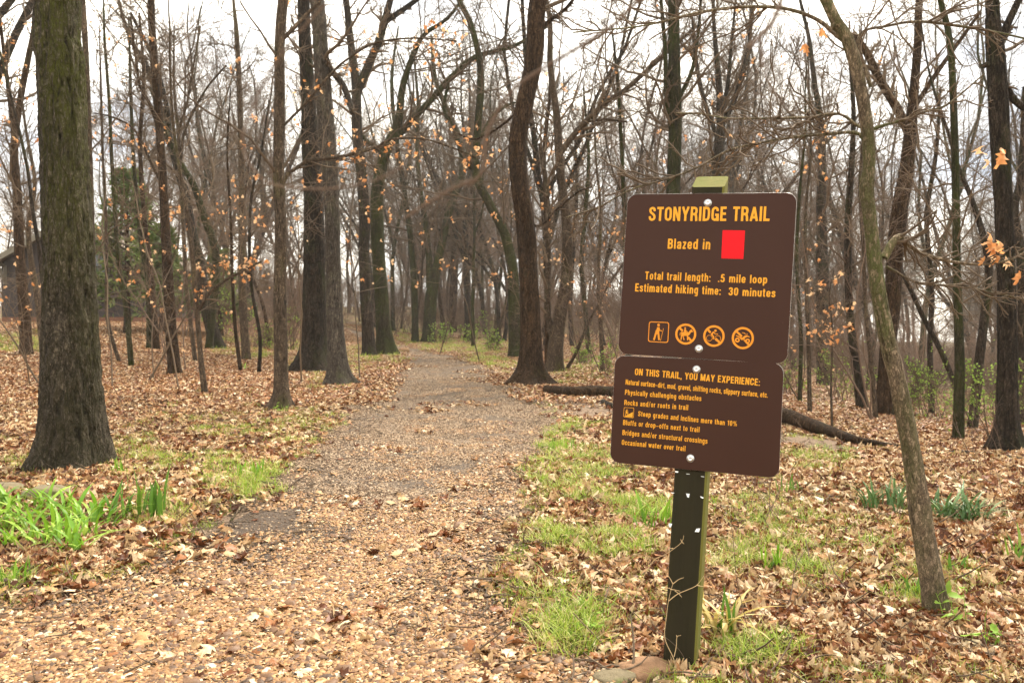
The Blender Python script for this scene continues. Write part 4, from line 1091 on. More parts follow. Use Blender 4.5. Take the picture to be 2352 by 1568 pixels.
T('slender_tree', 'mossy slender trunk standing left in the close pair by the evergreen', [(344, 803, 13), (340, 648, 12), (325, 560, 11), (314, 450, 9), (306, 350, 8), (300, 200, 7), (296, 40, 6)], 'bark_moss', seed=10, n1=12, flare=.2)
T('slender_tree', 'brown slender trunk standing right in the close pair by the evergreen', [(360, 804, 15), (352, 690, 13), (344, 600, 12), (330, 480, 10), (322, 330, 9), (330, 180, 8), (320, 30, 7)], 'bark_brown', seed=11, n1=12, flare=.2)
T('straight_tree', 'straight brown trunk with dark ring scars standing in leaf litter left of the leaning pair', [(403, 861, 27.9), (393, 760, 25.2), (388, 673, 24.3), (380, 523, 20.7), (375, 425, 18.9), (367, 300, 18.0), (357, 175, 17.1), (350, 75, 16.2), (347, 0, 16.2)], 'bark_brown', seed=12, n1=12, flare=.3, fh=.1, low=.3,
  limbs=[[(368, 310, 8), (345, 240, 7), (322, 200, 7), (310, 120, 6), (300, 40, 5)], [(374, 430, 6), (350, 380, 6), (310, 300, 5), (260, 270, 4), (215, 260, 3)]], leaves=22)
T('thin_sapling', 'thin sapling standing just right of the straight ring scarred trunk', [(449, 833, 10), (430, 673, 9), (423, 560, 9), (418, 450, 8), (413, 380, 7), (409, 300, 7), (400, 200, 6), (400, 60, 5)], 'bark_tan', seed=13, n1=9, flare=.1,
  limbs=[[(410, 300, 6), (430, 235, 6), (445, 150, 5), (460, 60, 4)], [(415, 370, 7), (425, 300, 6), (470, 210, 5), (520, 150, 4)]])
T('thin_sapling', 'knotty pale sapling with its foot in open leaf litter, nearest of the thin stems', [(471, 907, 14), (462, 830, 12), (455, 748, 11), (447, 648, 11), (436, 523, 10), (420, 430, 8), (405, 340, 7), (395, 250, 6), (390, 120, 5)], 'bark_tan', seed=14, n1=9, flare=.15,
  limbs=[[(456, 712, 9), (478, 676, 8), (520, 642, 7), (560, 622, 5), (600, 600, 4)]], leaves=26)
T('leaning_tree', 'dark thick trunk leaning left in the left middle of the woods', [(500, 801, 30), (480, 730, 27), (466, 660, 25), (458, 600, 24), (440, 530, 22), (424, 440, 20), (392, 330, 18), (365, 240, 16), (340, 160, 13), (300, 90, 9)], 'bark_dark', seed=15, n1=14, flare=.3,
  limbs=[[(392, 330, 12), (380, 230, 11), (350, 130, 9), (300, 30, 7)]])
T('leaning_tree', 'mossy green trunk crossing behind the dark leaning one', [(480, 803, 16), (487, 720, 18), (496, 640, 18), (494, 570, 18), (470, 500, 17), (445, 425, 15), (418, 380, 13), (380, 300, 11), (345, 200, 8)], 'bark_moss', seed=16, n1=12, flare=.2)
T('slender_tree', 'upright slender trunk halfway between the leaning pair and the smooth trunk by the trail', [(566, 828, 19), (557, 673, 17), (556, 500, 14), (553, 300, 13), (545, 100, 11), (536, 0, 10)], 'bark_tan', seed=17, n1=14, flare=.2)
T('thin_sapling', 'thin stem close against the left of the upright slender trunk', [(553, 854, 9), (540, 748, 8), (534, 640, 7), (530, 500, 6), (522, 350, 5), (530, 200, 4)], 'bark_brown', seed=18, n1=8, flare=.1, leaves=14)
T('thin_sapling', 'thin dark sapling left of the smooth trunk by the trail', [(595, 859, 9), (597, 773, 8), (580, 673, 7), (573, 573, 7), (578, 450, 6), (600, 350, 5), (618, 230, 4)], 'bark_dark', seed=19, n1=8, flare=.1)
T('thin_sapling', 'crooked thin sapling among green ground cover', [(620, 795, 8), (606, 708, 8), (585, 650, 7), (560, 600, 6), (560, 480, 5), (575, 360, 4)], 'bark_brown', seed=20, n1=8, flare=.1)
T('straight_tree', 'straight lichened trunk with a knot, first tree on the left edge of the trail', [(645, 940, 34.2), (646, 880, 30.6), (645, 773, 29.7), (643, 673, 28.8), (644, 610, 27.0), (645, 523, 26.1), (640, 400, 24.3), (642, 250, 23.4), (643, 100, 22.5), (650, 0, 21.6)], 'bark_tan', sides=64, ring=.02, ridge=.005, seed=21, flare=.9, fh=.10, n1=9, n2=4, n3=4, low=.4, rough=.08,
  limbs=[[(650, 420, 9), (662, 400, 9), (690, 380, 8), (710, 370, 8), (800, 357, 8), (860, 340, 6), (900, 320, 5), (975, 320, 5), (1040, 340, 4), (1110, 368, 3)], [(650, 290, 6), (675, 265, 6), (700, 240, 6), (760, 170, 6), (800, 135, 5), (860, 100, 5), (950, 88, 4), (1050, 95, 3)], [(650, 90, 10), (680, 60, 9), (700, 38, 8), (735, 5, 7)]], leaves=75)
T('oak_tree', 'broad dark furrowed oak with a mossy foot left of the trail bend', [(720, 855, 79.1), (722, 790, 60.2), (722, 673, 49.9), (722, 560, 46.4), (720, 450, 43.0), (714, 350, 39.6), (709, 250, 32.7), (704, 150, 29), (700, 80, 27), (697, 0, 25), (694, -60, 23)], 'bark_dark', sides=90, ring=.03, seed=22, flare=.6, fh=.3, n1=8, low=.75, top=7.5, rough=.06, ridge=.014)
T('oak_tree', 'grey mossy trunk standing close in front of the broad dark oak', [(778, 884, 44.0), (774, 820, 40.5), (768, 720, 36.1), (765, 620, 33.4), (763, 500, 32.6), (758, 400, 37.0), (750, 300, 38.7), (742, 200, 36.1), (736, 100, 33.4), (728, 0, 31.7)], 'bark_grey', sides=80, ring=.03, ridge=.009, seed=23, flare=.8, fh=.16, n1=10, low=.45,
  limbs=[[(748, 130, 14), (760, 160, 14), (790, 200, 15), (810, 260, 12)]], rough=.09)
T('oak_tree', 'dark straight oak at the left of the trunk pair beyond the trail bend', [(848, 820, 30.6), (844, 740, 27.2), (840, 673, 26.3), (836, 573, 25.5), (838, 500, 25.5), (830, 400, 24.6), (820, 300, 23.8), (818, 200, 21.2), (806, 100, 17.0), (795, 0, 14.4)], 'bark_dark', sides=24, seed=24, flare=.3, n1=12, low=.35,
  limbs=[[(820, 215, 20), (846, 150, 19), (872, 90, 18), (890, 25, 16), (905, -30, 12)], [(885, 50, 14), (930, 20, 12), (970, -10, 10)]])
T('oak_tree', 'mossy oak right in the trunk pair, flaring foot, long limb reaching over the trail', [(888, 816, 39.1), (880, 740, 33.1), (876, 673, 31.4), (870, 600, 30.6), (866, 500, 30.6), (868, 430, 28.9), (880, 370, 25.5), (895, 325, 22.1), (915, 280, 18.7), (925, 200, 15.3), (950, 125, 12.8), (975, 80, 10.2), (1030, 40, 7.6)], 'bark_moss', sides=28, seed=25, flare=.45, fh=.3, n1=14, low=.35,
  limbs=[[(882, 345, 18), (925, 300, 16), (985, 235, 15), (1040, 175, 14), (1095, 130, 12), (1176, 108, 9), (1260, 60, 6)], [(885, 350, 16), (850, 330, 9), (820, 300, 8)]], leaves=40)
T('forest_tree', 'green mossy slim trunk beyond the trail bend, left of the forked tree', [(954, 786, 16), (951, 655, 15), (940, 520, 13), (925, 420, 12), (908, 300, 10), (900, 180, 8), (915, 60, 6)], 'bark_moss', seed=26, n1=14, flare=.3)
T('forked_tree', 'mossy tree forking low where the trail bends away', [(984, 786, 29), (988, 720, 29), (990, 683, 28), (1000, 630, 22), (1015, 560, 18), (1036, 470, 17), (1062, 400, 17), (1055, 320, 14), (1030, 260, 12), (1000, 180, 10), (990, 80, 8)], 'bark_moss', seed=27, n1=16, flare=.3, sides=20,
  limbs=[[(987, 660, 18), (986, 600, 15), (978, 520, 13), (966, 440, 11), (958, 350, 9), (960, 240, 7), (950, 120, 5)]])
T('forked_tree', 'pale brown leaning tree whose crooked stem climbs above the trail bend', [(1184, 820, 30), (1180, 700, 27), (1177, 620, 25), (1160, 540, 22), (1125, 470, 20), (1094, 400, 19), (1097, 300, 17), (1104, 200, 17), (1100, 130, 15), (1079, 50, 13), (1054, 0, 12)], 'bark_moss', seed=28, n1=14, flare=.2, sides=20,
  limbs=[[(1094, 395, 14), (1065, 360, 13), (1040, 290, 11), (1020, 250, 9), (1030, 190, 7)], [(1098, 330, 9), (1130, 270, 8), (1170, 240, 6), (1200, 235, 5)]])
T('forest_tree', 'reddish brown trunk right of the forked tree at the trail bend', [(1039, 762, 18), (1042, 660, 18), (1045, 572, 17), (1046, 470, 14), (1040, 380, 11), (1030, 260, 8)], 'bark_brown', seed=29, n1=14, flare=.2)
T('forest_tree', 'thin stem leaning into the reddish trunk beyond the trail bend', [(1022, 768, 10), (1011, 697, 9), (1004, 640, 8), (1000, 560, 7), (1010, 430, 5)], 'bark_brown', seed=30, n1=8, flare=.1)
T('forest_tree', 'dark trunk in the gap above the end of the trail', [(1078, 760, 18), (1073, 655, 17), (1070, 540, 14), (1078, 420, 11), (1085, 300, 8)], 'bark_dark', seed=31, n1=14, flare=.2)
T('oak_tree', 'tall dark reddish trunk with spread roots on the right edge of the trail', [(1219, 884, 59.4), (1219, 840, 50.4), (1219, 766, 45.9), (1215, 655, 43.2), (1211, 572, 42.3), (1205, 500, 42.3), (1194, 425, 40.5), (1189, 325, 39.6), (1207, 230, 39.6), (1228, 125, 39.6), (1236, 0, 38.7)], 'bark_brown', sides=90, ring=.03, ridge=.010, seed=32, flare=1.0, fh=.17, n1=11, n2=5, low=.35, rough=.05, n4=0,
  limbs=[[(1232, 80, 10), (1260, 50, 9), (1300, 20, 8), (1330, -20, 7)], [(1205, 240, 7), (1150, 290, 6), (1090, 320, 5), (1040, 300, 3)], [(1205, 500, 7), (1240, 520, 6), (1280, 480, 5), (1330, 440, 4), (1360, 430, 3)]])
T('forked_tree', 'brown tree behind the spread rooted trunk, one long limb sweeping right', [(1275, 857, 38), (1276, 800, 35), (1285, 730, 30), (1299, 655, 27), (1303, 572, 24), (1300, 500, 22), (1290, 420, 20), (1284, 350, 20), (1278, 260, 17), (1264, 150, 14), (1262, 40, 11)], 'bark_tan', sides=24, seed=33, flare=.3, n1=12, low=.4,
  limbs=[[(1285, 355, 14), (1310, 320, 14), (1349, 275, 13), (1400, 230, 12), (1444, 200, 11), (1534, 118, 9), (1600, 60, 6)], [(1272, 780, 17), (1258, 720, 15), (1259, 600, 13), (1257, 450, 11), (1240, 330, 9)], [(1349, 280, 6), (1390, 275, 6), (1440, 280, 5)]], leaves=16)
T('forest_tree', 'slim dark tree right of the brown forked tree', [(1314, 796, 11), (1310, 700, 10), (1318, 560, 9), (1325, 430, 8), (1320, 300, 6)], 'bark_dark', seed=34, n1=12, flare=.1)
T('forest_tree', 'slim mossy tree left of the sign in the brush', [(1353, 815, 12), (1344, 710, 11), (1336, 600, 11), (1345, 480, 10), (1352, 360, 8), (1340, 200, 6)], 'bark_moss', seed=35, n1=12, flare=.1, leaves=30)
T('forest_tree', 'thin grey stem nearest the left edge of the lower sign panel', [(1384, 858, 11), (1380, 760, 9), (1374, 640, 8), (1380, 500, 7), (1370, 380, 5)], 'bark_tan', seed=36, n1=10, flare=.1, leaves=30)
T('forest_tree', 'slim straight tree rising behind the left edge of the upper sign panel', [(1442, 850, 14), (1438, 600, 12), (1434, 480, 11), (1428, 350, 9), (1420, 200, 8), (1405, 60, 6)], 'bark_moss', seed=37, n1=12, flare=.1)
T('forest_tree', 'stout mossy trunk rising behind the sign, left of its post top', [(1538, 870, 38), (1544, 600, 34), (1546, 450, 32), (1550, 330, 31), (1551, 250, 30), (1548, 120, 27), (1546, 0, 24)], 'bark_moss', seed=38, n1=16, flare=.2, sides=20, low=.3,
  limbs=[[(1549, 330, 13), (1532, 230, 12), (1528, 120, 10), (1518, 0, 8)], [(1552, 240, 10), (1590, 160, 9), (1605, 60, 7), (1610, -10, 6)]])
T('forest_tree', 'many stemmed tree spreading upward right behind the post top', [(1650, 880, 32), (1646, 600, 30), (1647, 400, 28), (1652, 330, 24), (1656, 280, 20), (1650, 180, 14), (1640, 60, 9)], 'bark_grey', seed=39, n1=18, n3=6, flare=.2, sides=20, low=.35,
  limbs=[[(1654, 300, 13), (1690, 220, 12), (1715, 130, 10), (1730, 20, 7)], [(1650, 320, 12), (1620, 240, 11), (1600, 150, 9), (1590, 40, 6)], [(1655, 270, 10), (1672, 190, 9), (1680, 100, 7), (1690, 0, 5)]], leaves=24)
T('forest_tree', 'dark trunk standing just right of the sign, forking above it', [(1892, 886, 28), (1889, 780, 29), (1889, 680, 30), (1888, 572, 25), (1886, 480, 22), (1887, 380, 18), (1888, 300, 15), (1872, 200, 12), (1858, 90, 9)], 'bark_dark', seed=40, n1=14, flare=.2, sides=20)
T('forest_tree', 'thin dark stem beside the right edge of the lower sign panel', [(1837, 927, 10), (1839, 830, 9), (1839, 759, 9), (1830, 600, 8), (1836, 450, 7), (1850, 300, 5)], 'bark_moss', seed=41, n1=9, flare=.1)
T('forest_tree', 'pale thin stem second from the lower sign panel', [(1860, 953, 10), (1857, 800, 9), (1852, 660, 8), (1850, 500, 7), (1862, 350, 5)], 'bark_tan', seed=42, n1=9, flare=.1, leaves=14)
T('thin_sapling', 'thin sapling with a few tan leaves behind the fallen log', [(1911, 984, 6), (1909, 880, 5), (1912, 760, 4), (1905, 680, 3), (1915, 620, 3)], 'bark_tan', seed=43, n1=9, flare=.0, top=2.2, leaves=22, low=.5)
T('forest_tree', 'dark slightly bent trunk left of the leaning smooth tree', [(1981, 942, 25), (1966, 837, 20), (1952, 728, 17), (1948, 620, 16), (1948, 500, 15), (1956, 380, 13), (1960, 250, 10), (1950, 120, 8)], 'bark_dark', seed=44, n1=13, flare=.2)
T('forest_tree', 'thin grey stem immediately left of the leaning smooth tree', [(2011, 964, 11), (2001, 837, 10), (1989, 712, 9), (1983, 572, 9), (1975, 430, 8), (1985, 280, 6)], 'bark_tan', seed=45, n1=9, flare=.1)
T('leaning_tree', 'smooth grey brown tree leaning left in the right foreground, with a stubby knot',
  [(2152, 1412, 54.6), (2140, 1330, 51.0), (2124, 1240, 46.6), (2112, 1170, 47.5), (2104, 1110, 41.4), (2086, 1000, 37.8), (2072, 930, 37.0), (2058, 860, 36.1), (2034, 760, 33.4), (2016, 660, 30.8), (2006, 570, 29.0), (1994, 470, 27.3), (1990, 430, 29.9), (1995, 380, 25.5), (1992, 300, 26.4), (1976, 200, 25.5), (1950, 100, 24.6), (1920, 50, 22.9), (1896, 0, 22.0)],
  'bark_smooth', sides=90, ring=.010, ridge=.0028, seed=46, flare=.12, fh=.06, n1=8, n2=4, n3=4, low=.42, top=6.5, rough=.09, twr=.0014, b1=(.10, .25), drift=-.05,
  limbs=[[(2003, 352, 12), (1985, 325, 9), (1966, 305, 8), (1900, 308, 7), (1826, 315, 6), (1750, 328, 6), (1676, 345, 5), (1601, 385, 5), (1530, 412, 4), (1451, 435, 4), (1376, 475, 3), (1300, 500, 2)],
         [(2000, 300, 9), (1971, 290, 7), (1926, 262, 6), (1851, 270, 6), (1776, 272, 5), (1676, 272, 4), (1610, 262, 3), (1551, 260, 2)],
         [(1965, 110, 14), (1926, 85, 11), (1876, 45, 9), (1801, 20, 8), (1701, 17, 7), (1601, 30, 6), (1476, 60, 4), (1316, 75, 3)],
         [(1995, 300, 9), (2030, 288, 7), (2076, 275, 6), (2130, 255, 6), (2176, 240, 5), (2261, 170, 3)],
         [(2030, 592, 20), (2048, 560, 19), (2066, 543, 15), (2080, 556, 9), (2110, 578, 8), (2150, 592, 8), (2200, 603, 7), (2260, 607, 5), (2320, 596, 4), (2360, 575, 3)],
         [(2035, 612, 7), (2060, 625, 6), (2085, 640, 6), (2120, 652, 6), (2160, 655, 5), (2210, 655, 5), (2260, 668, 4), (2320, 680, 4), (2380, 695, 3)],
         [(2000, 200, 10), (1972, 85, 7), (2040, 60, 6), (2110, 50, 6), (2200, 60, 6), (2290, 75, 5), (2380, 95, 4)]], leaves=[(2285, 560), (2275, 585), (2320, 605), (2292, 342), (1885, 80)])
T('forked_tree', 'reddish brown tree behind the leaning smooth tree, forking into a wide left limb', [(2033, 955, 46), (2036, 870, 38), (2040, 790, 35), (2050, 700, 34), (2055, 600, 36), (2066, 480, 35), (2081, 400, 33), (2091, 300, 27), (2100, 200, 20), (2108, 100, 18), (2112, 0, 16)], 'bark_brown', sides=28, ring=.05, seed=47, flare=.2, n1=12, low=.4,
  limbs=[[(2084, 300, 20), (2066, 260, 20), (2040, 215, 20), (2016, 175, 19), (1990, 120, 17), (1960, 80, 14)], [(2098, 250, 12), (2150, 170, 11), (2200, 100, 9), (2250, 30, 7)]])
T('forest_tree', 'speckled mossy trunk with small new leaves on the right, left of the darkest trunk', [(2201, 1010, 24), (2203, 900, 22), (2204, 822, 21), (2200, 700, 19), (2197, 600, 18), (2196, 500, 17), (2192, 300, 16), (2182, 100, 14), (2160, 0, 12)], 'bark_moss', sides=20, seed=48, n1=13, flare=.1)
T('leaning_tree', 'black trunk leaning right beside the speckled mossy trunk', [(2232, 998, 22), (2242, 900, 21), (2252, 800, 20), (2264, 700, 19), (2270, 600, 16), (2240, 480, 12), (2200, 380, 9)], 'bark_dark', seed=49, n1=12, flare=.1, D=11)
T('oak_tree', 'thickest dark trunk at the right edge with a swollen foot', [(2312, 1038, 52.7), (2313, 960, 42.5), (2314, 790, 38.2), (2311, 634, 36.5), (2306, 500, 37.4), (2300, 380, 38.2), (2294, 250, 39.1), (2286, 120, 37.4), (2281, 60, 32.3), (2278, 0, 27.2)], 'bark_dark', sides=56, ring=.03, ridge=.008, seed=50, flare=.6, fh=.2, n1=12, low=.4,
  limbs=[[(2290, 110, 20), (2312, 60, 18), (2340, 0, 15)], [(2296, 170, 16), (2270, 150, 15), (2258, 152, 12)], [(2296, 180, 18), (2330, 230, 16), (2370, 260, 14)]])
T('forest_tree', 'dark trunk cut by the right border of the picture', [(2348, 960, 24), (2350, 800, 22), (2346, 600, 20), (2330, 480, 17), (2346, 400, 16), (2352, 200, 12)], 'bark_dark', D=12, seed=51, n1=12, flare=.1)
T('forest_tree', 'slim dark tree between the wide forked limb and the speckled mossy trunk', [(2140, 960, 13), (2136, 800, 12), (2140, 650, 11), (2128, 500, 10), (2150, 350, 9), (2160, 200, 7)], 'bark_dark', D=14, seed=52, n1=13, flare=.1)
T('leaning_tree', 'thin black trunk leaning left across the right hand woods', [(2198, 905, 12), (2165, 815, 12), (2130, 747, 11), (2098, 680, 10), (2070, 620, 8), (2050, 560, 6)], 'bark_dark', D=13, seed=53, n1=6, flare=0., top=3.5)
T('thin_sapling', 'low forking sapling right of the brown forked tree near the trail', [(1300, 850, 8), (1322, 812, 8), (1352, 740, 6), (1385, 680, 4), (1400, 640, 3)], 'bark_tan', seed=54, n1=9, flare=0, top=2.4, low=.5, leaves=22)
T('slender_tree', 'reddish slim trunk left of the stubby tree over the trail', [(1256, 880, 13), (1258, 700, 12), (1255, 500, 11), (1250, 350, 9), (1264, 200, 8), (1262, 60, 6)], 'bark_brown', D=16, seed=55, n1=10, flare=.1)

# background woods: prototypes copied across the hillside
def proto_tree(seed, Hh, r, fork, bk, tw, n1=22, n2=8, n3=7, n4=2):
    rng = np.random.default_rng(seed)
    K = 14
    P0, _ = grow(np.array([[0, 0, -.15]]), np.array([[rng.normal(0, .05), rng.normal(0, .05), 1.]]), np.array([Hh]), np.array([r]), np.array([r * .2]), K, .085, .12, rng)
    R0 = (r * (1 - .82 * np.linspace(0, 1, K) ** 1.1))[None]
    S = smooth_path(np.c_[P0[0], R0[0]], 34)
    V, Q = skin(S[:, :3], S[:, 3], 10, .45, .25, seed, .08)
    b = Buf(); b.add(V, Q)
    Lv = []
    mains_P, mains_R = P0, R0
    if fork:
        Pf, Rf = sprout(P0, R0, fork, .18, .6, (.3, .75), rng, (.5, .8), 12, .15, .10, .03, .75)
        V, Q = tubes(Pf, Rf, 7); b.add(V, Q)
        P1b, R1b = sprout(Pf, Rf, 8, .2, 1., (.5, 1.1), rng, (.25, .5), 8, .2, .05, .010, .42)
        Lv += crown_levels(P1b, R1b, rng, n2, n3 - 1, n4, wig=.24, minr=.0038, up=.03)
    P1, R1 = sprout(P0, R0, n1, .25, 1., (.5, 1.2), rng, (.16, .36), 8, .2, .05, .010, .36)
    Lv += crown_levels(P1, R1, rng, n2, n3, n4, wig=.24, minr=.0038, up=.03)
    return b.mesh('trunk', M[bk]), crown_mesh(Lv, M[tw])
PROTO = [proto_tree(1000, 15, .105, 2, 'bark_dark', 'twig_dark'), proto_tree(1001, 17, .13, 3, 'bark_moss', 'twig', 20), proto_tree(1002, 13, .075, 2, 'bark_brown', 'twig_red', 22),
         proto_tree(1003, 16, .12, 3, 'bark_grey', 'twig', 22), proto_tree(1004, 14, .09, 1, 'bark_moss', 'twig_dark', 30), proto_tree(1005, 18, .155, 3, 'bark_dark', 'twig', 18), proto_tree(1006, 12, .065, 2, 'bark_tan', 'twig_red', 22)]
KIND = ['dark barked', 'mossy', 'slim brown', 'grey barked', 'slender mossy', 'stout dark', 'thin tan']
REF = [(150, 'mossy oak'), (272, 'speckled sapling'), (350, 'slender pair'), (385, 'ring scarred trunk'), (466, 'leaning pair'), (557, 'upright slender trunk'), (644, 'lichened trunk'), (722, 'broad dark oak'), (765, 'grey mossy trunk'), (850, 'trunk pair'), (951, 'slim green trunk'), (1000, 'low forked tree'), (1177, 'pale leaning tree'), (1212, 'spread rooted trunk'), (1300, 'brown forked tree'), (1434, 'left edge of the sign'), (1546, 'stout trunk behind the sign'), (1646, 'many stemmed tree'), (1830, 'right edge of the sign'), (1889, 'dark forked trunk'), (1950, 'dark bent trunk'), (2010, 'smooth leaning tree'), (2055, 'wide forked tree'), (2200, 'speckled mossy trunk'), (2311, 'thickest dark trunk')]
def beside(vx):
    q = min(REF, key=lambda r: abs(r[0] - vx)); return '%s of the %s' % ('left' if vx < q[0] else 'right', q[1])
placed = list(HERO_XY)
cnt = 0; tries = 0
cab = at(170, 742, 28)
ZONES = {}
while cnt < 146 and tries < 9000:
    tries += 1
    y = math.sqrt(random.random()) * 62 + 15; x = random.uniform(-.82, .82) * (y + 4)
    if trail_l(y) - 1.4 < x < trail_r(y) + 1.4 and y < 50: continue
    if -20.5 < x < -11.5 and 20 < y < 36: continue
    vx = CX + x / y * F
    if y < 16.5 and vx < 1500: continue
    if vx < 330 and y > 30 and random.random() < .75: continue
    md = 1.1 + y * .02
    if any((x - a) ** 2 + (y - b) ** 2 < md * md for a, b in placed): continue
    placed.append((x, y)); k = random.randrange(7) if y < 60 else random.choice([0, 1, 3, 5])
    depth = 'halfway back' if y < 34 else 'far back' if y < 55 else 'farthest back'
    lab = '%s leafless tree %s, %s' % (KIND[k], depth, beside(vx))
    root = empty('bare_tree', (x, y, H(x, y)), lab, 'tree', lab.replace('tree ', 'trees '))
    s = random.uniform(.8, 1.18); root.scale = (s, s, s * random.uniform(.9, 1.1)); root.rotation_euler = (random.gauss(0, .05), random.gauss(0, .05), random.uniform(0, 6.28))
    link('trunk', PROTO[k][0], root); link('crown', PROTO[k][1], root)
    cnt += 1

def far_tree(seed):
    rng = np.random.default_rng(seed); Hh = rng.uniform(13, 17); K = 10
    P0, _ = grow(np.array([[0, 0, -.3]]), np.array([[0, 0, 1.]]), np.array([Hh]), np.array([.2]), np.array([.04]), K, .06, .1, rng)
    R0 = (.2 * (1 - .8 * np.linspace(0, 1, K)))[None]
    P1, R1 = sprout(P0, R0, 20, .3, 1., (.3, .8), rng, (.25, .45), 6, .18, .08, .02, .5)
    P2, R2 = sprout(P1, R1, 7, .1, 1., (.4, 1.0), rng, (.3, .7), 5, .2, .05, .010, .5)
    P3, R3 = sprout(P2, R2, 5, .1, 1., (.5, 1.1), rng, (.4, .9), 3, .2, .05, .006, .6)
    b = Buf()
    for P, R, m in ((P0, R0, 6), (P1, R1, 4), (P2, R2, 3), (P3, R3, 3)):
        V, Q = tubes(P, R, m); b.add(V, Q)
    return b.mesh('far_tree', M['twig'])
ft = [far_tree(1100 + i) for i in range(4)]
N = 270; y = RNG.uniform(72, 170, N); x = RNG.uniform(-.85, .85, N) * y
k = ~((CX + x / y * F < 560) & (RNG.random(N) < .8)); x, y = x[k], y[k]
scatter('distant_woods', np.stack([x, y, height(x, y)], -1), RNG.uniform(0, 6.28, len(x)), RNG.uniform(.7, 1.15, len(x)), RNG.integers(0, 4, len(x)), ft, 'grey brown mass of bare trees closing the view far behind', tilt=False)

# low brush far behind
def far_brush(seed):
    rng = np.random.default_rng(seed); n = 9
    P0, R0 = grow(np.c_[rng.normal(0, 1.2, (n, 2)), np.full(n, -.1)], np.c_[rng.normal(0, .25, (n, 2)), np.ones(n)], rng.uniform(1.2, 3.6, n), np.full(n, .018), np.full(n, .006), 7, .12, .05, rng)
    P1, R1 = sprout(P0, R0, 9, .1, 1., (.4, 1.), rng, (.3, .6), 5, .2, .03, .007, .5)
    P2, R2 = sprout(P1, R1, 5, .1, 1., (.4, 1.), rng, (.3, .7), 3, .2, .03, .005, .5)
    b = Buf()
    for P, R, m in ((P0, R0, 4), (P1, R1, 3), (P2, R2, 3)):
        V, Q = tubes(P, R, m); b.add(V, Q)
    return b.mesh('far_brush', M['twig_red'])
fb = [far_brush(1150 + i) for i in range(4)]
N = 520; y = RNG.uniform(38, 110, N); x = RNG.uniform(-.8, .8, N) * y
k = ~((CX + x / y * F < 420) & (RNG.random(N) < .7)) & ((x < trail_l(y) - 1) | (x > trail_r(y) + 1)); x, y = x[k], y[k]
scatter('distant_brush', np.stack([x, y, height(x, y)], -1), RNG.uniform(0, 6.28, len(x)), RNG.uniform(.8, 1.3, len(x)), RNG.integers(0, 4, len(x)), fb, 'tangled reddish brush filling the woods far behind', tilt=False)

# understory: twiggy saplings and brush
def brush(seed, stems, Hh, mat, leafy=0, lm=None, ls=(.05, .08)):
    rng = np.random.default_rng(seed)
    S = np.c_[rng.normal(0, .12, (stems, 2)), np.full(stems, -.03)]; Dn = np.c_[rng.normal(0, .30, (stems, 2)), np.ones(stems)]
    P0, R0 = grow(S, Dn, rng.uniform(.7, 1.1, stems) * Hh, rng.uniform(.008, .016, stems) * (Hh / 2.5) ** .5, np.full(stems, .003), 9, .12, .05, rng)
    V, Q = tubes(P0, R0, 5); b = Buf(); b.add(V, Q); st = b.mesh('stems', M[mat])
    P1, R1 = sprout(P0, R0, 10, .15, 1., (.5, 1.2), rng, (.25, .55), 6, .22, .03, .003, .5)
    P2, R2 = sprout(P1, R1, 6, .1, 1., (.5, 1.1), rng, (.3, .6), 4, .22, .03, .0022, .6)
    P3, R3 = sprout(P2, R2, 3, .1, 1., (.5, 1.1), rng, (.3, .7), 3, .22, .03, .0018, .6)
    cr = crown_mesh([(P1, R1, 4), (P2, R2, 3), (P3, R3, 3)], M[mat])
    lv = None
    if leafy:
        lv = leaves_at(P2, R2, leafy, ls, rng, .03); lv.materials.clear(); lv.materials.append(M[lm])
    return st, cr, lv
BR = [brush(1200, 3, 3.2, 'twig_red'), brush(1201, 2, 3.8, 'twig'), brush(1202, 4, 2.4, 'twig_red'), brush(1203, 2, 3.4, 'twig', 34, 'orange_leaf', (.04, .065)), brush(1204, 1, 4.2, 'twig', 44, 'orange_leaf', (.04, .065)), brush(1205, 5, 1.7, 'twig_red')]
def put_brush(x, y, k, label, cat, group, s=1., nm='brush'):
    root = empty(nm, (x, y, H(x, y)), label, cat, group); root.rotation_euler = (0, 0, random.uniform(0, 6.28)); root.scale = (s, s, s)
    st, cr, lv = k
    link('stems', st, root); link('crown', cr, root)
    if lv is not None: tag(link('foliage', lv, root), kind='stuff')
    return root
cnt = 0; tries = 0
while cnt < 52 and tries < 5000:
    tries += 1
    y = 10.5 + random.random() ** 1.4 * 34; x = random.uniform(-.68, .68) * y
    if trail_l(y) - .9 < x < trail_r(y) + .9: continue
    vx = CX + x / y * F
    if y < 16 and 480 < vx < 1250: continue
    if vx < 600 and y < 15: continue
    if vx < 360 and y < 29: continue
    if any((x - a) ** 2 + (y - b) ** 2 < .5 for a, b in placed): continue
    placed.append((x, y)); k = random.choice([0, 1, 2, 5, 0, 2])
    lab = 'leafless %s brush %s, %s' % ('tall' if k == 1 else 'low' if k == 5 else 'reddish', 'far back' if y > 24 else 'nearer' if y < 15 else 'halfway back', beside(vx))
    put_brush(x, y, BR[k], lab, 'bush', lab, random.uniform(.8, 1.3))
    cnt += 1
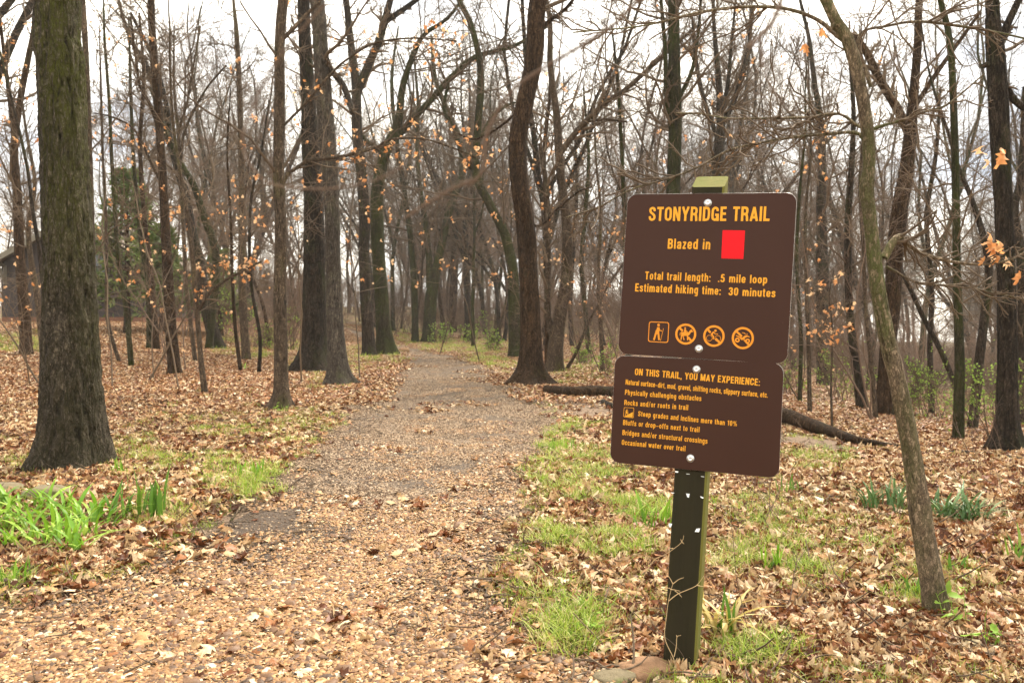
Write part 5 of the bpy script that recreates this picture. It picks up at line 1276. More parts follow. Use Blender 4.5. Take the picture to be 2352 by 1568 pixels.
for (vx, D, k, s, lab) in [(95, 12, 3, 1., 'small sapling with orange leaves behind the mossy oak'), (262, 11.5, 4, 1., 'sapling with orange leaves between the mossy oak and the evergreen'), (330, 13, 3, 1.2, 'bushy sapling with orange leaves before the evergreen'),
      (420, 11.0, 4, .95, 'sapling with tan leaves beside the leaning pair'), (690, 12.5, 4, 1.05, 'orange leaved sapling between the lichened trunk and the broad oak'), (830, 13, 4, 1.05, 'orange leaved sapling in front of the trunk pair'), (1000, 24, 4, 1.5, 'orange leaved sapling near the forked tree'), (1110, 19, 4, 1.3, 'tall orange leaved sapling left of the spread rooted trunk'), (1390, 14, 3, 1.1, 'pale leaved sapling left of the sign'), (1340, 18, 4, 1.2, 'tan leaved sapling behind the fallen log'),
      (1850, 13, 3, .9, 'tan leaved sapling right of the sign panels'), (1930, 16, 3, 1.0, 'tan leaved sapling behind the log at the right'), (1700, 17, 4, 1.3, 'orange leaved sapling behind the top of the sign'), (1500, 20, 4, 1.5, 'tall orange leaved sapling behind the left of the sign')]:
    p = at(vx, 780, D); put_brush(p[0], p[1], BR[k], lab, 'sapling', 'saplings holding dead leaves', s, 'leafy_sapling')

# green shrubs in the middle distance
SH = [brush(1300, 6, .9, 'twig', 120, 'shrub_leaf', (.03, .05)), brush(1301, 5, 1.3, 'twig', 120, 'shrub_leaf', (.025, .045)), brush(1302, 7, .6, 'twig', 140, 'shrub_leaf', (.03, .05))]
for (vx, vy, k, s, lab) in [(515, 792, 1, 1.5, 'bright green shrub behind the leaning pair'), (1010, 790, 2, 1.6, 'green shrub at the foot of the forked tree'), (1075, 790, 2, 1.5, 'low green shrub left of the pale leaning tree'), (1130, 806, 2, 1.3, 'low green shrub at the right side of the trail bend'),
      (1105, 778, 0, 1.5, 'feathery green shrub beyond the trail bend'), (1378, 868, 0, .7, 'small green shrub against the left edge of the sign'), (1345, 838, 2, .9, 'small green tuft shrub behind the fallen log'), (665, 802, 0, 1.2, 'green shrub behind the lichened trunk'), (610, 800, 2, 1.2, 'low green shrub among the slender trunks'),
      (2150, 965, 1, .75, 'airy green shrub right of the leaning smooth tree'), (2180, 985, 0, .7, 'green shrub at the foot of the speckled trunk'), (2075, 950, 0, .8, 'green shrub behind the leaning smooth tree'), (2115, 958, 1, .9, 'yellowish feathery shrub on the slope right of the leaning smooth tree'), (2270, 1010, 1, .8, 'thorny green shrub left of the thickest dark trunk'), (1960, 925, 0, .7, 'green shrub at the foot of the dark bent trunk'),
      (1925, 925, 1, .9, 'hazy green shrub behind the log'), (2335, 1015, 1, .8, 'green shrub at the right border'), (1810, 905, 2, 1.1, 'low green shrub beside the right edge of the sign'), (730, 790, 2, 1.5, 'low green shrub beyond the broad dark oak')]:
    D = hit(vx, vy, 45); p = at(vx, vy, D)
    put_brush(p[0], p[1], SH[k], lab, 'shrub', None, s, 'green_shrub')

# evergreens by the cabin
def evergreen(label, vx, D, Hh, rad, seed):
    rng = np.random.default_rng(seed); p = at(vx, 760, D); x, y = p[0], p[1]
    root = empty('evergreen_tree', (x, y, H(x, y)), label, 'tree', None)
    S = smooth_path([[0, 0, -.1, .10], [.03, 0, Hh * .5, .06], [0, .02, Hh, .015]], 14)
    V, Q = skin(S[:, :3], S[:, 3], 9, .3, .2, seed); link('trunk', np_mesh('trunk', V, Q, None, [M['bark_brown']], True), root)
    N = 130; t_ = rng.random(N) ** .8; az = rng.uniform(0, 2 * pi, N)
    S = np.c_[np.zeros((N, 2)), Hh * (.16 + .84 * t_)]
    Dn = np.c_[np.cos(az), np.sin(az), rng.uniform(-.05, .5, N)]
    L = rad * (1.15 - t_) * rng.uniform(.55, 1.15, N) + .12
    P1, R1 = grow(S, Dn, L, np.full(N, .018), np.full(N, .004), 6, .12, .04, rng)
    P2, R2 = sprout(P1, R1, 7, .2, 1., (.4, .9), rng, (.3, .6), 4, .15, -.02, .004, .5)
    link('branches', crown_mesh([(P1, R1, 4), (P2, R2, 3)], M['twig_dark']), root)
    P3, R3 = sprout(P2, R2, 5, .05, 1., (.3, 1.0), rng, (.3, .6), 3, .2, -.04, .004, .5)
    C = P3.mean(1); d = norm(P3[:, -1] - P3[:, 0]); n_ = len(C); s_ = rng.uniform(.035, .08, n_)[:, None]
    sd = norm(np.cross(d, rng.normal(0, 1, (n_, 3)))) * s_ * .45; d = d * s_ * 1.9
    V = np.stack([C - d, C + sd, C + d, C - sd], 1).reshape(-1, 3); Q = np.arange(n_ * 4).reshape(-1, 4)
    tag(link('foliage', np_mesh('foliage', V, Q, None, [M['needle']], False, {'rnd': np.repeat(rng.random(n_), 4)}), root), kind='stuff')
evergreen('dark green evergreen standing before the cabin, taller of the two', 292, 22.5, 4.6, 1.25, 71)
evergreen('smaller feathery evergreen at the right end of the cabin', 372, 24, 3.2, 1.0, 72)
evergreen('small evergreen glimpsed behind the leaning pair of trunks', 505, 25, 2.6, .9, 73)

# ------------------------------------------------------------------ cabin
t = NT('dark_siding', .9, .1); v = t.coord('Object'); n = t.noise(t.coord('Object', (1, 1, .3)), 14, 4)
br = t.voro(t.coord('Object', (4.5, .1, .1)), 1.2, 'F1', 'Color'); sp = t.n.new('ShaderNodeSeparateColor'); t.l.new(br, sp.inputs[0])
t.color(t.mix(n, (.030, .025, .025), (.068, .057, .055))); M['siding'] = t.m
t = NT('cream_trim', .7, .2); t.color((.15, .135, .105)); M['trim'] = t.m
t = NT('roof_shingle', .9, .1); n = t.noise(t.coord('Object'), 9, 4); t.color(t.mix(n, (.14, .115, .09), (.24, .20, .16))); M['roof'] = t.m
t = NT('brick_foundation', .9, .1); n = t.noise(t.coord('Object'), 12, 4); t.color(t.mix(n, (.12, .055, .035), (.22, .11, .07))); M['found'] = t.m
t = NT('window_glass', .08, .6); t.color((.015, .018, .02)); M['glass'] = t.m
DH = 28.0
pl0, pr0 = at(8, 742, DH), at(330, 742, DH)
cw = pr0[0] - pl0[0]; cxm = (pl0[0] + pr0[0]) / 2; gz = H(cxm, DH + .5)
cabin = empty('cabin', (cxm, DH, gz), 'dark shingled cabin with a gable roof behind the trees at the far left', 'cabin')
eave = 2.16; apex = eave + .55 * cw / 2 ; dep = 5.0
def boxm(name, mat, x0, x1, y0_, y1_, z0, z1, parent, sm=False):
    V = [(x, y, z) for x in (x0, x1) for y in (y0_, y1_) for z in (z0, z1)]
    Qd = [(0, 1, 3, 2), (4, 6, 7, 5), (0, 4, 5, 1), (2, 3, 7, 6), (0, 2, 6, 4), (1, 5, 7, 3)]
    return link(name, np_mesh(name, V, Qd, None, [mat], False), parent)
V = []; h2 = cw / 2
for y in (0, dep): V += [(-h2, y, -.3), (h2, y, -.3), (h2, y, eave), (0, y, apex), (-h2, y, eave)]
me = bpy.data.meshes.new('wall'); me.from_pydata(V, [], [[0, 1, 2, 3, 4], [9, 8, 7, 6, 5], [0, 5, 6, 1], [1, 6, 7, 2], [0, 4, 9, 5], [2, 7, 8, 3], [3, 8, 9, 4]]); me.materials.append(M['siding'])
wall = link('wall', me, cabin)
z = .22; c_h = .2
while z < apex - .1:
    half = h2 if z + c_h < eave else max(.05, (apex - (z + c_h)) / (apex - eave) * h2)
    halfb = h2 if z < eave else (apex - z) / (apex - eave) * h2
    V = [(-halfb, -.035, z), (halfb, -.035, z), (half, -.012, z + c_h * 1.03), (-half, -.012, z + c_h * 1.03), (-halfb, .0, z), (halfb, .0, z)]
    me = bpy.data.meshes.new('siding_board'); me.from_pydata(V, [], [[0, 1, 2, 3], [4, 5, 1, 0]]); me.materials.append(M['siding'])
    link('siding_board', me, wall); z += c_h
for s in (-1, 1):
    for k in range(9):
        V = []; z0 = .22 + k * c_h
        me = np_mesh('siding_board', [(s * (h2 + .035), -.03, z0), (s * (h2 + .035), dep, z0), (s * (h2 + .012), dep, z0 + c_h), (s * (h2 + .012), -.03, z0 + c_h)], [(0, 1, 2, 3)], None, [M['siding']], False)
        link('siding_board', me, wall)
boxm('foundation', M['found'], -h2 - .02, h2 + .02, -.05, dep, -.4, .21, cabin)
for s in (-1, 1):
    o_ = .35; x1 = s * (h2 + o_); ze = eave - .55 * o_
    V = [(0, -.45, apex + .05), (x1, -.45, ze + .05), (x1, dep + .45, ze + .05), (0, dep + .45, apex + .05), (0, -.45, apex + .13), (x1, -.45, ze + .13), (x1, dep + .45, ze + .13), (0, dep + .45, apex + .13)]
    link('roof', np_mesh('roof', V, [(0, 1, 2, 3), (7, 6, 5, 4), (0, 4, 5, 1), (1, 5, 6, 2), (2, 6, 7, 3), (3, 7, 4, 0)], None, [M['roof']], False), cabin)
    V = [(0, -.49, apex - .10), (x1, -.49, ze - .10), (x1, -.455, ze - .10), (0, -.455, apex - .10), (0, -.49, apex + .10), (x1, -.49, ze + .10), (x1, -.455, ze + .10), (0, -.455, apex + .10)]
    link('fascia', np_mesh('fascia', V, [(0, 1, 2, 3), (7, 6, 5, 4), (0, 4, 5, 1), (1, 5, 6, 2), (2, 6, 7, 3), (3, 7, 4, 0)], None, [M['trim']], False), cabin)
    b = Buf()
    for P in ([(s * (h2 - .12), -.06, 1.35), (s * (h2 - .12), -.06, 2.0)], [(s * (h2 - .12), -.06, 1.45), (s * (h2 - .12), -.44, 2.0)], [(s * (h2 - .12), -.04, 2.0), (s * (h2 - .12), -.47, 2.04)]):
        V, Q = tubes(np.array([P], float), np.full((1, 2), .07), 4); b.add(V, Q)
    link('bracket', b.mesh('bracket', M['trim'], False), cabin)
def window(xc, zc, w, h):
    root_ = empty('window', (xc, -.03, zc)); root_.parent = cabin
    for (x0, x1, z0, z1) in ((-w / 2 - .1, w / 2 + .1, h / 2, h / 2 + .1), (-w / 2 - .1, w / 2 + .1, -h / 2 - .1, -h / 2), (-w / 2 - .1, -w / 2, -h / 2, h / 2), (w / 2, w / 2 + .1, -h / 2, h / 2), (-.02, .02, -h / 2, h / 2)):
        boxm('frame', M['trim'], x0, x1, -.05, .0, z0, z1, root_)
    boxm('pane', M['glass'], -w / 2, w / 2, -.02, .01, -h / 2, h / 2, root_)
window(at(148, 0, DH)[0] - cxm, 1.9, .62, 1.15); window(at(232, 0, DH)[0] - cxm, 2.0, .5, .8)

# ------------------------------------------------------------------ plants with strap leaves
def strap(seed, L, w, lean, fold=.3, droop=1.0):
    rng = np.random.default_rng(seed); K = 8; t_ = np.linspace(0, 1, K)
    out = lean * L * t_ ** 1.8; up = L * t_ * (1 - .45 * lean * t_ ** 1.6 * droop)
    side = (vnoise(t_ * 2, [seed] * K) - .5) * L * .12
    ww = w * .5 * np.clip(np.minimum(.6 + t_ * 1.4, (1.02 - t_) * 3), .04, 1)
    rows = []
    for s in (-1, 0, 1): rows.append(np.stack([out - abs(s) * fold * ww * 0 + (0 if s else fold * w * .35), side + s * ww, up], -1))
    V = np.stack(rows, 1).reshape(-1, 3); idx = np.arange(K * 3).reshape(K, 3)
    return V, np.stack([idx[:-1, :-1], idx[:-1, 1:], idx[1:, 1:], idx[1:, :-1]], -1).reshape(-1, 4)
def strap_set(seed, n, L, w, lean, mat, rr=(0, .9)):
    out = []
    for i in range(n):
        rng = np.random.default_rng(seed + i); b = Buf()
        V, Q = strap(seed + i, rng.uniform(*L), rng.uniform(*w), rng.uniform(*lean)); b.add(V, Q, None, rng.uniform(*rr))
        # paler at the foot and tip
        out.append(b.mesh('leaf', M[mat]))
    return out
def plant(name, label, cat, vx, vy, sets, n, rad, D=None, clusters=None, sc=1.):
    D = hit(vx, vy) if D is None else D; p = at(vx, vy, D); base = np.array([p[0], p[1], H(p[0], p[1])])
    root = empty(name, base, label, cat)
    for i in range(n):
        if clusters: c = clusters[i % len(clusters)]; a = random.uniform(0, 6.28); r = rad * random.random() ** .5; px, py = c[0] + r * math.cos(a), c[1] + r * math.sin(a)
        else: a = random.uniform(0, 6.28); r = rad * random.random() ** .5; px, py = r * math.cos(a), r * math.sin(a)
        o = link('leaf', random.choice(sets), root, (px, py, H(base[0] + px, base[1] + py) - base[2] - .005))
        o.rotation_euler = (random.gauss(0, .1), random.gauss(0, .1), random.uniform(0, 6.28)); s = random.uniform(.75, 1.15) * sc; o.scale = (s, s, s)
    return root
S_lily = strap_set(2000, 16, (.11, .23), (.010, .019), (.3, 1.15), 'green_leaf', (.15, 1.))
S_iris = strap_set(2100, 10, (.15, .27), (.013, .021), (.05, .35), 'iris_leaf')
S_daf = strap_set(2200, 10, (.15, .25), (.007, .012), (.3, .95), 'grey_leaf')
S_daf2 = strap_set(2250, 10, (.15, .24), (.008, .013), (.35, 1.0), 'grey_leaf', (.2, .95))
S_dry = strap_set(2300, 8, (.16, .28), (.010, .018), (.6, 1.15), 'dry_leaf')
S_sml = strap_set(2400, 8, (.08, .15), (.005, .009), (.1, .5), 'green_leaf')
cl = []
for (vx, vy) in [(-30, 1190), (20, 1180), (80, 1185), (140, 1195), (200, 1210), (0, 1230), (60, 1225), (120, 1235), (180, 1245), (225, 1215), (30, 1262), (100, 1265), (160, 1278), (-40, 1250), (-90, 1220)]:
    p = at(vx, vy, hit(vx, vy)); cl.append(p[:2])
b0 = at(100, 1230, hit(100, 1230))
plant('lily_bed', 'dense bed of bright green arching strap leaves in the lower left corner', 'plant', 100, 1230, S_lily, 290, .085, None, [(c[0] - b0[0], c[1] - b0[1]) for c in cl])
plant('iris_plant', 'upright iris fans between the lily bed and the trail', 'plant', 318, 1196, S_iris, 20, .06, None, [(-.07, .0), (.0, .03), (.10, -.02)])
plant('iris_plant', 'small iris fan at the right of the larger iris fans', 'plant', 372, 1192, S_iris, 7, .03)
plant('wilted_plant', 'clump of green and yellow wilted leaves at the right of the sign post', 'plant', 1655, 1470, S_dry + S_dry + S_iris[:4] + S_sml, 44, .045, sc=.68)
plant('iris_plant', 'small green clump under the right corner of the lower sign panel', 'plant', 1816, 1142, S_iris, 16, .06, sc=.5)
plant('daffodil_plant', 'grey green leaf clump just left of the smooth leaning tree', 'plant', 2040, 1175, S_daf, 70, .13, sc=.85)
plant('daffodil_plant', 'drooping silvery green leaf clump just right of the smooth leaning tree', 'plant', 2190, 1200, S_daf2, 90, .13)
plant('iris_plant', 'green sword leaves cut by the right border of the picture', 'plant', 2345, 1300, S_iris, 12, .06, sc=.68)
plant('iris_plant', 'lone green fan right of the smooth tree foot', 'plant', 2200, 1325, S_iris[:5] + S_sml, 7, .02, sc=.6)
plant('grass_clump', 'short green blades against the left of the smooth tree foot', 'plant', 2096, 1385, S_sml + S_iris[:3], 15, .03, sc=.7)
plant('grass_clump', 'thin green clump between the post and the smooth tree', 'plant', 1768, 1315, S_sml, 18, .05)
plant('grass_clump', 'arching grass clump left of the post below the sign', 'plant', 1495, 1215, S_sml + S_lily[:2], 40, .09)
plant('grass_clump', 'green clump at the left edge of the trail', 'plant', 560, 1095, S_sml, 34, .12)
plant('grass_clump', 'bright clump at the left edge of the grass patch beside the trail', 'plant', 1292, 1040, S_sml, 34, .12)
plant('grass_clump', 'small ragged clump in the bottom left leaves', 'plant', 30, 1350, S_sml, 22, .06)
plant('grass_clump', 'narrow green clump at the foot of the thin stem by the ground cover', 'plant', 560, 850, S_lily, 12, .1)
plant('grass_clump', 'green clump at the right foot of the mossy oak', 'plant', 265, 1095, S_sml, 14, .05)

def leafy_weed(label, vx, vy, n, s):
    D = hit(vx, vy); p = at(vx, vy, D); root = empty('leafy_weed', (p[0], p[1], H(p[0], p[1])), label, 'plant')
    rng = np.random.default_rng(int(vx)); N = 4
    P0, R0 = grow(np.c_[rng.normal(0, .02, (N, 2)), np.zeros(N)], np.c_[rng.normal(0, .5, (N, 2)), np.ones(N)], rng.uniform(.10, .2, N) * s, np.full(N, .0016), np.full(N, .0008), 6, .15, .02, rng)
    V, Q = tubes(P0, R0, 4); b = Buf(); b.add(V, Q, None, .5); link('stem', b.mesh('stem', M['shrub_leaf']), root)
    b = Buf(); V, Q = leaf_shape(rng, .035, False, 5, .5); b.add(V + [0, .018, 0], Q, None, .45); lm = b.mesh('leaf', M['shrub_leaf'])
    for i in range(n):
        j = rng.integers(N); k = rng.integers(1, 6); o = link('leaf', lm, root, tuple(P0[j, k])); o.rotation_euler = (rng.normal(.2, .4), rng.normal(0, .3), rng.uniform(0, 6.28)); q = rng.uniform(.6, 1.3); o.scale = (q, q, q)
leafy_weed('broad leaved green weed at the right foot of the smooth leaning tree', 2200, 1440, 24, 1.)
leafy_weed('low green weed at the lower right among oak leaves', 2250, 1490, 12, .7)
leafy_weed('tiny green sprout at the trail edge left of the post', 1340, 1455, 12, .5)
leafy_weed('small green sprout on the trunk foot by the left edge of the trail', 655, 950, 8, .8)

# ------------------------------------------------------------------ logs, sticks, rocks
def log(name, label, cat, pts, bk, sides=22, wide=1., lift=.7, ring=.05, disp=.12):
    """pts: (vx, vy of the underside, width) lying on the ground"""
    P = []
    for (vx, vy, w) in pts:
        D = hit(vx, vy); p = at(vx, vy, D); r = w / 2 * D / F; P.append([p[0], p[1], H(p[0], p[1]) + r * lift, r])
    P = np.array(P); base = P.mean(0)[:3].copy(); L = np.linalg.norm(np.diff(P[:, :3], axis=0), axis=1).sum()
    S = smooth_path(P, max(8, int(L / ring)))
    S = np.vstack([S[0] * [1, 1, 1, .02], S[0] * [1, 1, 1, .75], S, S[-1] * [1, 1, 1, .5], S[-1] * [1, 1, 1, .02]])
    S[1, :3] += (S[2, :3] - S[3, :3]) * .15; S[0, :3] = S[1, :3]
    T_ = np.gradient(S[:, :3], axis=0); T_ /= np.linalg.norm(T_, axis=1, keepdims=True) + 1e-9
    U = np.cross(T_, [0, 0, 1.]); U /= np.linalg.norm(U, axis=1, keepdims=True) + 1e-9; W = np.cross(T_, U)
    th = np.arange(sides) * 2 * pi / sides; TH, KK = np.meshgrid(th, np.arange(len(S)))
    r = S[:, 3][:, None] * (1 + disp * 2 * (fbm(np.cos(TH) * 2, np.sin(TH) * 2, KK * .25, 3, int(pts[0][0]) + 5) - .5))
    V = S[:, None, :3] + r[:, :, None] * (np.cos(TH)[:, :, None] * U[:, None] + np.sin(TH)[:, :, None] * W[:, None])
    idx = np.arange(len(S) * sides).reshape(len(S), sides); a = idx[:-1]; b = np.roll(idx, -1, 1)[:-1]; c = np.roll(idx, -1, 1)[1:]; d = idx[1:]
    return tag(link(name, np_mesh(name, V.reshape(-1, 3) - base, np.stack([a, b, c, d], -1).reshape(-1, 4), None, [M[bk]], True), None, base), label, cat)
log('fallen_log', 'dark fallen log running from the spread rooted trunk behind the sign', 'log', [(1254, 905, 20), (1310, 914, 26), (1370, 914, 28), (1440, 918, 28), (1540, 925, 25)], 'bark_brown', lift=1.05)
log('fallen_log', 'long weathered log sloping down to the right from behind the sign', 'log', [(1690, 945, 30), (1800, 973, 34), (1850, 990, 32), (1900, 1005, 28), (1960, 1020, 20), (2000, 1026, 16), (2062, 1034, 13)], 'bark_brown', lift=1.15)
log('fallen_branch', 'thick broken branch poking out under the left end of the sign log', 'branch', [(1385, 928, 14), (1400, 935, 14), (1450, 950, 12)], 'bark_dark', 10)
log('fallen_log', 'black rotting log lying before the thickest trunk at the right border', 'log', [(2168, 1048, 9), (2200, 1045, 14), (2270, 1050, 13), (2352, 1062, 12), (2420, 1075, 10)], 'bark_dark', 12)
log('fallen_branch', 'thin dark branch along the slope behind the smooth leaning tree', 'branch', [(2080, 1008, 7), (2130, 1012, 7), (2210, 1025, 6), (2300, 1035, 6)], 'bark_dark', 8)
ST = [((520, 1556), (610, 1562), (730, 1574), 13, 'bark_brown', 'thick stick lying on the gravel at the bottom edge'), ((1175, 1556), (1210, 1552), (1240, 1548), 8, 'bark_tan', 'short stick lying left of the orange stone'), ((640, 1253), (652, 1246), (660, 1236), 6, 'bark_tan', 'small curved stick on the gravel'),
      ((530, 1200), (545, 1180), (570, 1155), 6, 'bark_tan', 'pale stick pointing up at the left trail edge'), ((880, 1268), (900, 1266), (935, 1266), 4, 'bark_brown', 'thin stick in the middle of the trail'), ((690, 1262), (720, 1258), (742, 1260), 4, 'bark_dark', 'dark stick on the trail left of centre'), ((540, 1232), (590, 1236), (640, 1234), 4, 'bark_brown', 'straight stick at the left trail edge'),
      ((1010, 1142), (1060, 1144), (1110, 1140), 5, 'bark_dark', 'dark stick on the right part of the trail'), ((640, 1070), (690, 1078), (740, 1084), 5, 'bark_tan', 'pale branch on the left trail edge by the grass'), ((660, 1085), (700, 1086), (735, 1092), 4, 'bark_dark', 'dark twig beside the pale branch at the trail edge'), ((1165, 1160), (1190, 1158), (1215, 1160), 5, 'bark_dark', 'short twig where the trail meets the leaves on the right'),
      ((560, 915), (600, 918), (660, 906), 4, 'bark_brown', 'branch in the leaves left of the lichened trunk'), ((800, 905), (850, 898), (880, 903), 5, 'bark_dark', 'root like branch at the foot of the grey mossy trunk'), ((360, 1005), (385, 1008), (410, 1012), 5, 'bark_dark', 'dark stick in the leaves right of the mossy oak'), ((290, 818), (340, 812), (400, 818), 5, 'bark_brown', 'branch lying far back in front of the evergreen'),
      ((1700, 1500), (1760, 1486), (1840, 1484), 5, 'bark_tan', 'pale stick in the leaves right of the post'), ((1740, 1545), (1790, 1520), (1850, 1500), 5, 'bark_grey', 'grey stick at the bottom right of the post'), ((2130, 1090), (2200, 1110), (2290, 1120), 6, 'bark_dark', 'dark stick on the leaves near the right border'), ((1240, 1360), (1300, 1352), (1370, 1330), 4, 'bark_tan', 'thin pale stick in the oak leaves left of the post'),
      ((330, 1180), (380, 1230), (430, 1300), 4, 'bark_tan', 'long thin pale stem arching over the leaves by the iris fans')]
for (a, b, c, w, bk, lab) in ST: log('stick', lab, 'stick', [(*a, w), (*b, w * .9), (*c, w * .6)], bk, 8, lift=1.1, ring=.03, disp=.2)

def rock(label, vx, vy, sx, sy, sz, mat, seed):
    import bmesh
    bm = bmesh.new(); bmesh.ops.create_icosphere(bm, subdivisions=4, radius=1)
    D = hit(vx, vy); p = at(vx, vy, D); co = np.array([v.co for v in bm.verts])
    n = fbm(co[:, 0] * 1.4 + seed, co[:, 1] * 1.4, co[:, 2] * 1.4, 4, seed); r = .72 + .56 * n
    n2 = fbm(co[:, 0] * 6, co[:, 1] * 6, co[:, 2] * 6, 3, seed + 4)
    co = np.sign(co) * np.abs(co) ** .8 * r[:, None] * (1 + .1 * (n2[:, None] - .5)) * [sx, sy, sz]
    for v_, q in zip(bm.verts, co): v_.co = q
    me = bpy.data.meshes.new('rock'); bm.to_mesh(me); bm.free(); me.materials.append(mat)
    for f_ in me.polygons: f_.use_smooth = True
    return tag(link('rock', me, None, (p[0], p[1], H(p[0], p[1]) + sz * .2)), label, 'rock')
def stone(name, a, b, moss):
    t = NT(name, .9, .15); v = t.coord('Object'); n = t.noise(v, 22, 6, .7); n2 = t.noise(v, 9, 5)
    c = t.mix(n, a, b); c = t.mix(t.math('MULTIPLY', t.fr(n2, .55, .7), moss), c, (.08, .11, .02)); t.color(c); t.bump(t.math('ADD', n, n2), .8, .012); return t.m
M['sandstone'] = stone('sandstone', (.15, .08, .04), (.33, .20, .12), .4); M['greystone'] = stone('mossy_stone', (.09, .07, .045), (.22, .18, .11), .9)
rock('flat orange sandstone set against the foot of the sign post', 1485, 1555, .075, .06, .03, M['sandstone'], 3)
rock('flat tan stone left of the sandstone at the post foot', 1410, 1572, .06, .04, .022, M['greystone'], 5)
rock('brown stone at the left border above the lily bed', 8, 1135, .11, .07, .05, M['greystone'], 8)
rock('mossy dark stone behind the lily bed', 105, 1145, .12, .08, .06, M['greystone'], 11)
rock('small stone beside the flaring foot of the oak at the trail bend', 928, 808, .2, .15, .12, M['sandstone'], 14)

# ------------------------------------------------------------------ dry stems by the post and a twig close to the camera
def sprig(name, label, cat, lines, off, mat, w=.0014):
    b = Buf(); base = None
    for ln in lines:
        P = []
        for (x_, y_) in ln:
            u, w_ = sign_uv(*Z5(x_, y_), off); P.append(SB + ex * u + (-ey) * w_ - en * (off))
        P = np.array(P)
        if base is None: base = P[0].copy()
        P = smooth_path(np.c_[P, np.ones(len(P))], len(P) * 4)[:, :3]
        V, Q = tubes((P - base)[None], np.linspace(w, w * .5, len(P))[None], 5); b.add(V, Q, None, .5)
    return tag(link(name, b.mesh(name, M[mat]), None, base), label, cat)
t = NT('dry_stem', .8, .2); t.color((.42, .30, .16)); M['dry_stem'] = t.m
sprig('dry_weed', 'dry forked weed stem rising in front of the post', 'weed', [[(465, 1500), (440, 1390), (380, 1250), (390, 1100), (405, 985), (425, 900), (437, 862)], [(437, 862), (408, 812), (384, 798)], [(437, 862), (480, 830), (514, 818)], [(405, 985), (470, 935), (540, 905), (606, 872), (660, 802)], [(606, 872), (640, 880), (662, 884)], [(418, 900), (450, 905), (488, 914)], [(450, 910), (480, 935), (500, 958)], [(425, 905), (410, 892), (398, 895)], [(445, 1380), (460, 1310), (466, 1240), (494, 1228)], [(466, 1240), (462, 1225)]], .03, 'dry_stem')
sprig('dry_weed', 'thin dry shoot crossing the left edge of the post', 'weed', [[(150, 980), (280, 720), (380, 655), (440, 615), (500, 565), (514, 518)], [(500, 565), (516, 578)], [(440, 610), (408, 612)], [(500, 565), (492, 545)]], -.02 + .05, 'dry_stem')
sprig('dry_weed', 'long thin bare stem standing right of the post', 'weed', [[(960, 1150), (930, 1010), (890, 830), (870, 600), (840, 340), (815, 80)]], -.15, 'twig', .0012)
sprig('dry_weed', 'dark trailing stem across the foot of the post', 'weed', [[(150, 1060), (280, 1180), (380, 1240), (480, 1330), (540, 1430), (620, 1530)], [(290, 740), (310, 880), (340, 1000), (375, 1030)]], .02, 'twig', .0013)

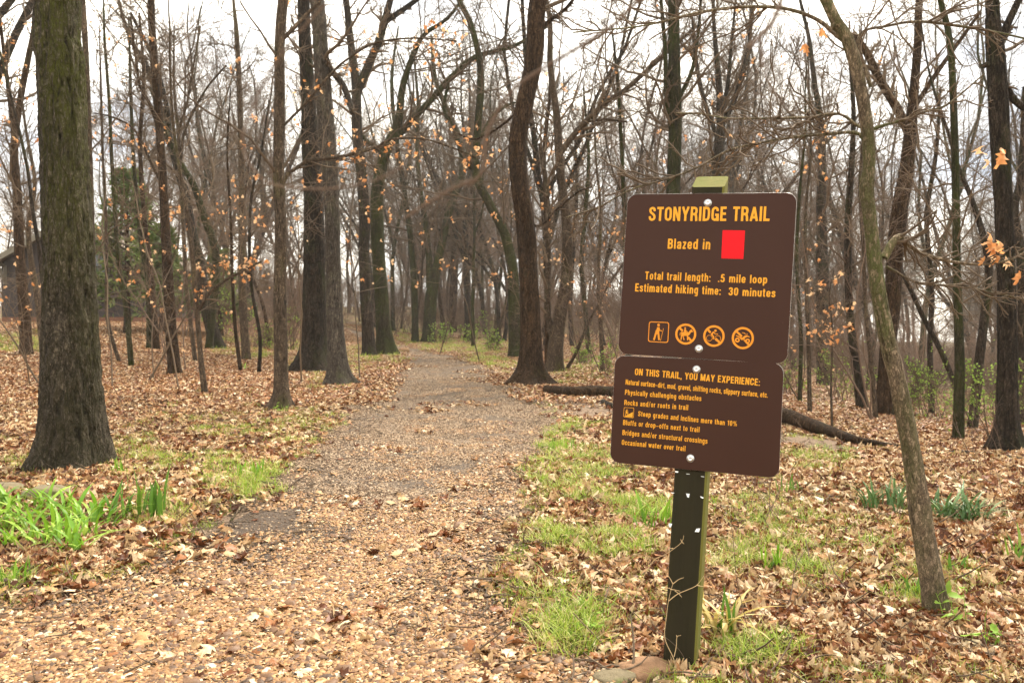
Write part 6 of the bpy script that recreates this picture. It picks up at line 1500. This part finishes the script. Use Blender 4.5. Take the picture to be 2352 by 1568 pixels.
# thin bare shoots in the leaves
def shoots(name, label, vx, vy, n, hgt, seed):
    D = hit(vx, vy); p = at(vx, vy, D); rng = np.random.default_rng(seed)
    P0, R0 = grow(np.c_[rng.normal(0, .08, (n, 2)), np.zeros(n)], np.c_[rng.normal(0, .45, (n, 2)), np.ones(n)], rng.uniform(.6, 1., n) * hgt, np.full(n, .0022), np.full(n, .001), 7, .12, .03, rng)
    P1, R1 = sprout(P0, R0, 4, .3, 1, (.4, .9), rng, (.2, .45), 4, .15, .03, .0009, .6)
    return tag(link(name, crown_mesh([(P0, R0, 4), (P1, R1, 3)], M['twig_red']), None, (p[0], p[1], H(p[0], p[1]))), label, 'twig')
for i, (vx, vy, n, h, lab) in enumerate([(312, 1000, 3, .75, 'bare reddish shoots in the leaves right of the mossy oak'), (355, 1005, 2, .6, 'thin bare shoots leaning right in the leaf litter'), (15, 1070, 4, .5, 'tangled bare shoots at the left border'), (1787, 1215, 3, .32, 'crooked bare shoots under the lower sign panel'), (1762, 1160, 2, .3, 'thin shoots under the right half of the lower panel'),
      (1925, 1065, 2, .4, 'bare shoot in the green grass right of the sign'), (2090, 1085, 3, .5, 'bare shoots beside the trunk of the smooth leaning tree'), (2270, 1050, 6, .75, 'spiky bare shoots in front of the thickest dark trunk'), (1700, 1180, 3, .4, 'dry grass like shoots right of the post'), (470, 960, 2, .5, 'single bare shoot behind the nearest thin sapling'), (1860, 1420, 2, .25, 'tiny shoot among oak leaves at the lower right'), (2300, 1180, 3, .4, 'low bare shoots near the right border'), (700, 930, 3, .3, 'low shoots behind the lichened trunk'), (1415, 905, 3, .35, 'bare shoots against the fallen log left of the sign')]):
    shoots('bare_shoots', lab, vx, vy, n, h, 3000 + i)

# a branch hanging close in front of the camera, out of focus
rng = np.random.default_rng(88)
b = Buf()
ND = .42
src = at(1800, -900, ND)
for ln, w in (([(1800, -900), (1815, -300), (1805, -60), (1780, 40), (1745, 85), (1715, 110)], 4.), ([(1815, -300), (1640, -120), (1470, 0), (1400, 65), (1260, 150), (1180, 205), (1120, 300), (1105, 400), (1040, 432), (930, 500)], 2.6),
              ([(1105, 400), (1080, 425), (1060, 415)], 1.6), ([(1470, 0), (1000, -150), (700, 60), (560, 300), (600, 410), (680, 432), (770, 432), (860, 415), (930, 380)], 1.8), ([(1745, 85), (1760, 180), (1800, 240)], 1.2)):
    P = np.array([list(at(x_, y_, ND)) + [w / 2 * 1e-3 * .8] for x_, y_ in ln]); S = smooth_path(P, 40); S[:, 3] *= np.linspace(1.2, .7, 40)
    V, Q = tubes(S[None, :, :3] - src, S[None, :, 3], 6); b.add(V, Q)
tag(link('overhanging_twig', b.mesh('overhanging_twig', M['twig_red']), None, src), 'blurred bare twig hanging very close before the top of the picture', 'twig')
# thin volume added to pale the far trees, standing in for lens glare
hz = bpy.data.materials.new('glare_haze'); hz.use_nodes = True; hz.node_tree.nodes.clear()
ho = hz.node_tree.nodes.new('ShaderNodeOutputMaterial'); hv = hz.node_tree.nodes.new('ShaderNodeVolumePrincipled')
hv.inputs['Color'].default_value = (.96, .95, .92, 1); hv.inputs['Density'].default_value = .0006
hz.node_tree.links.new(hv.outputs[0], ho.inputs['Volume'])
V = [(x, y, z) for x in (-335, 335) for y in (-45, 435) for z in (-14, 34)]
ho_ = link('glare_haze', np_mesh('glare_haze', V, [(0, 1, 3, 2), (4, 6, 7, 5), (0, 4, 5, 1), (2, 3, 7, 6), (0, 2, 6, 4), (1, 5, 7, 3)], None, [hz], False)); tag(ho_, 'added pale volume standing in for lens glare over the far trees', None, None, 'stuff')
print('TRIS', sum(len(me.loops) - 2 * len(me.polygons) for me in bpy.data.meshes), 'OBJS', len(bpy.data.objects))
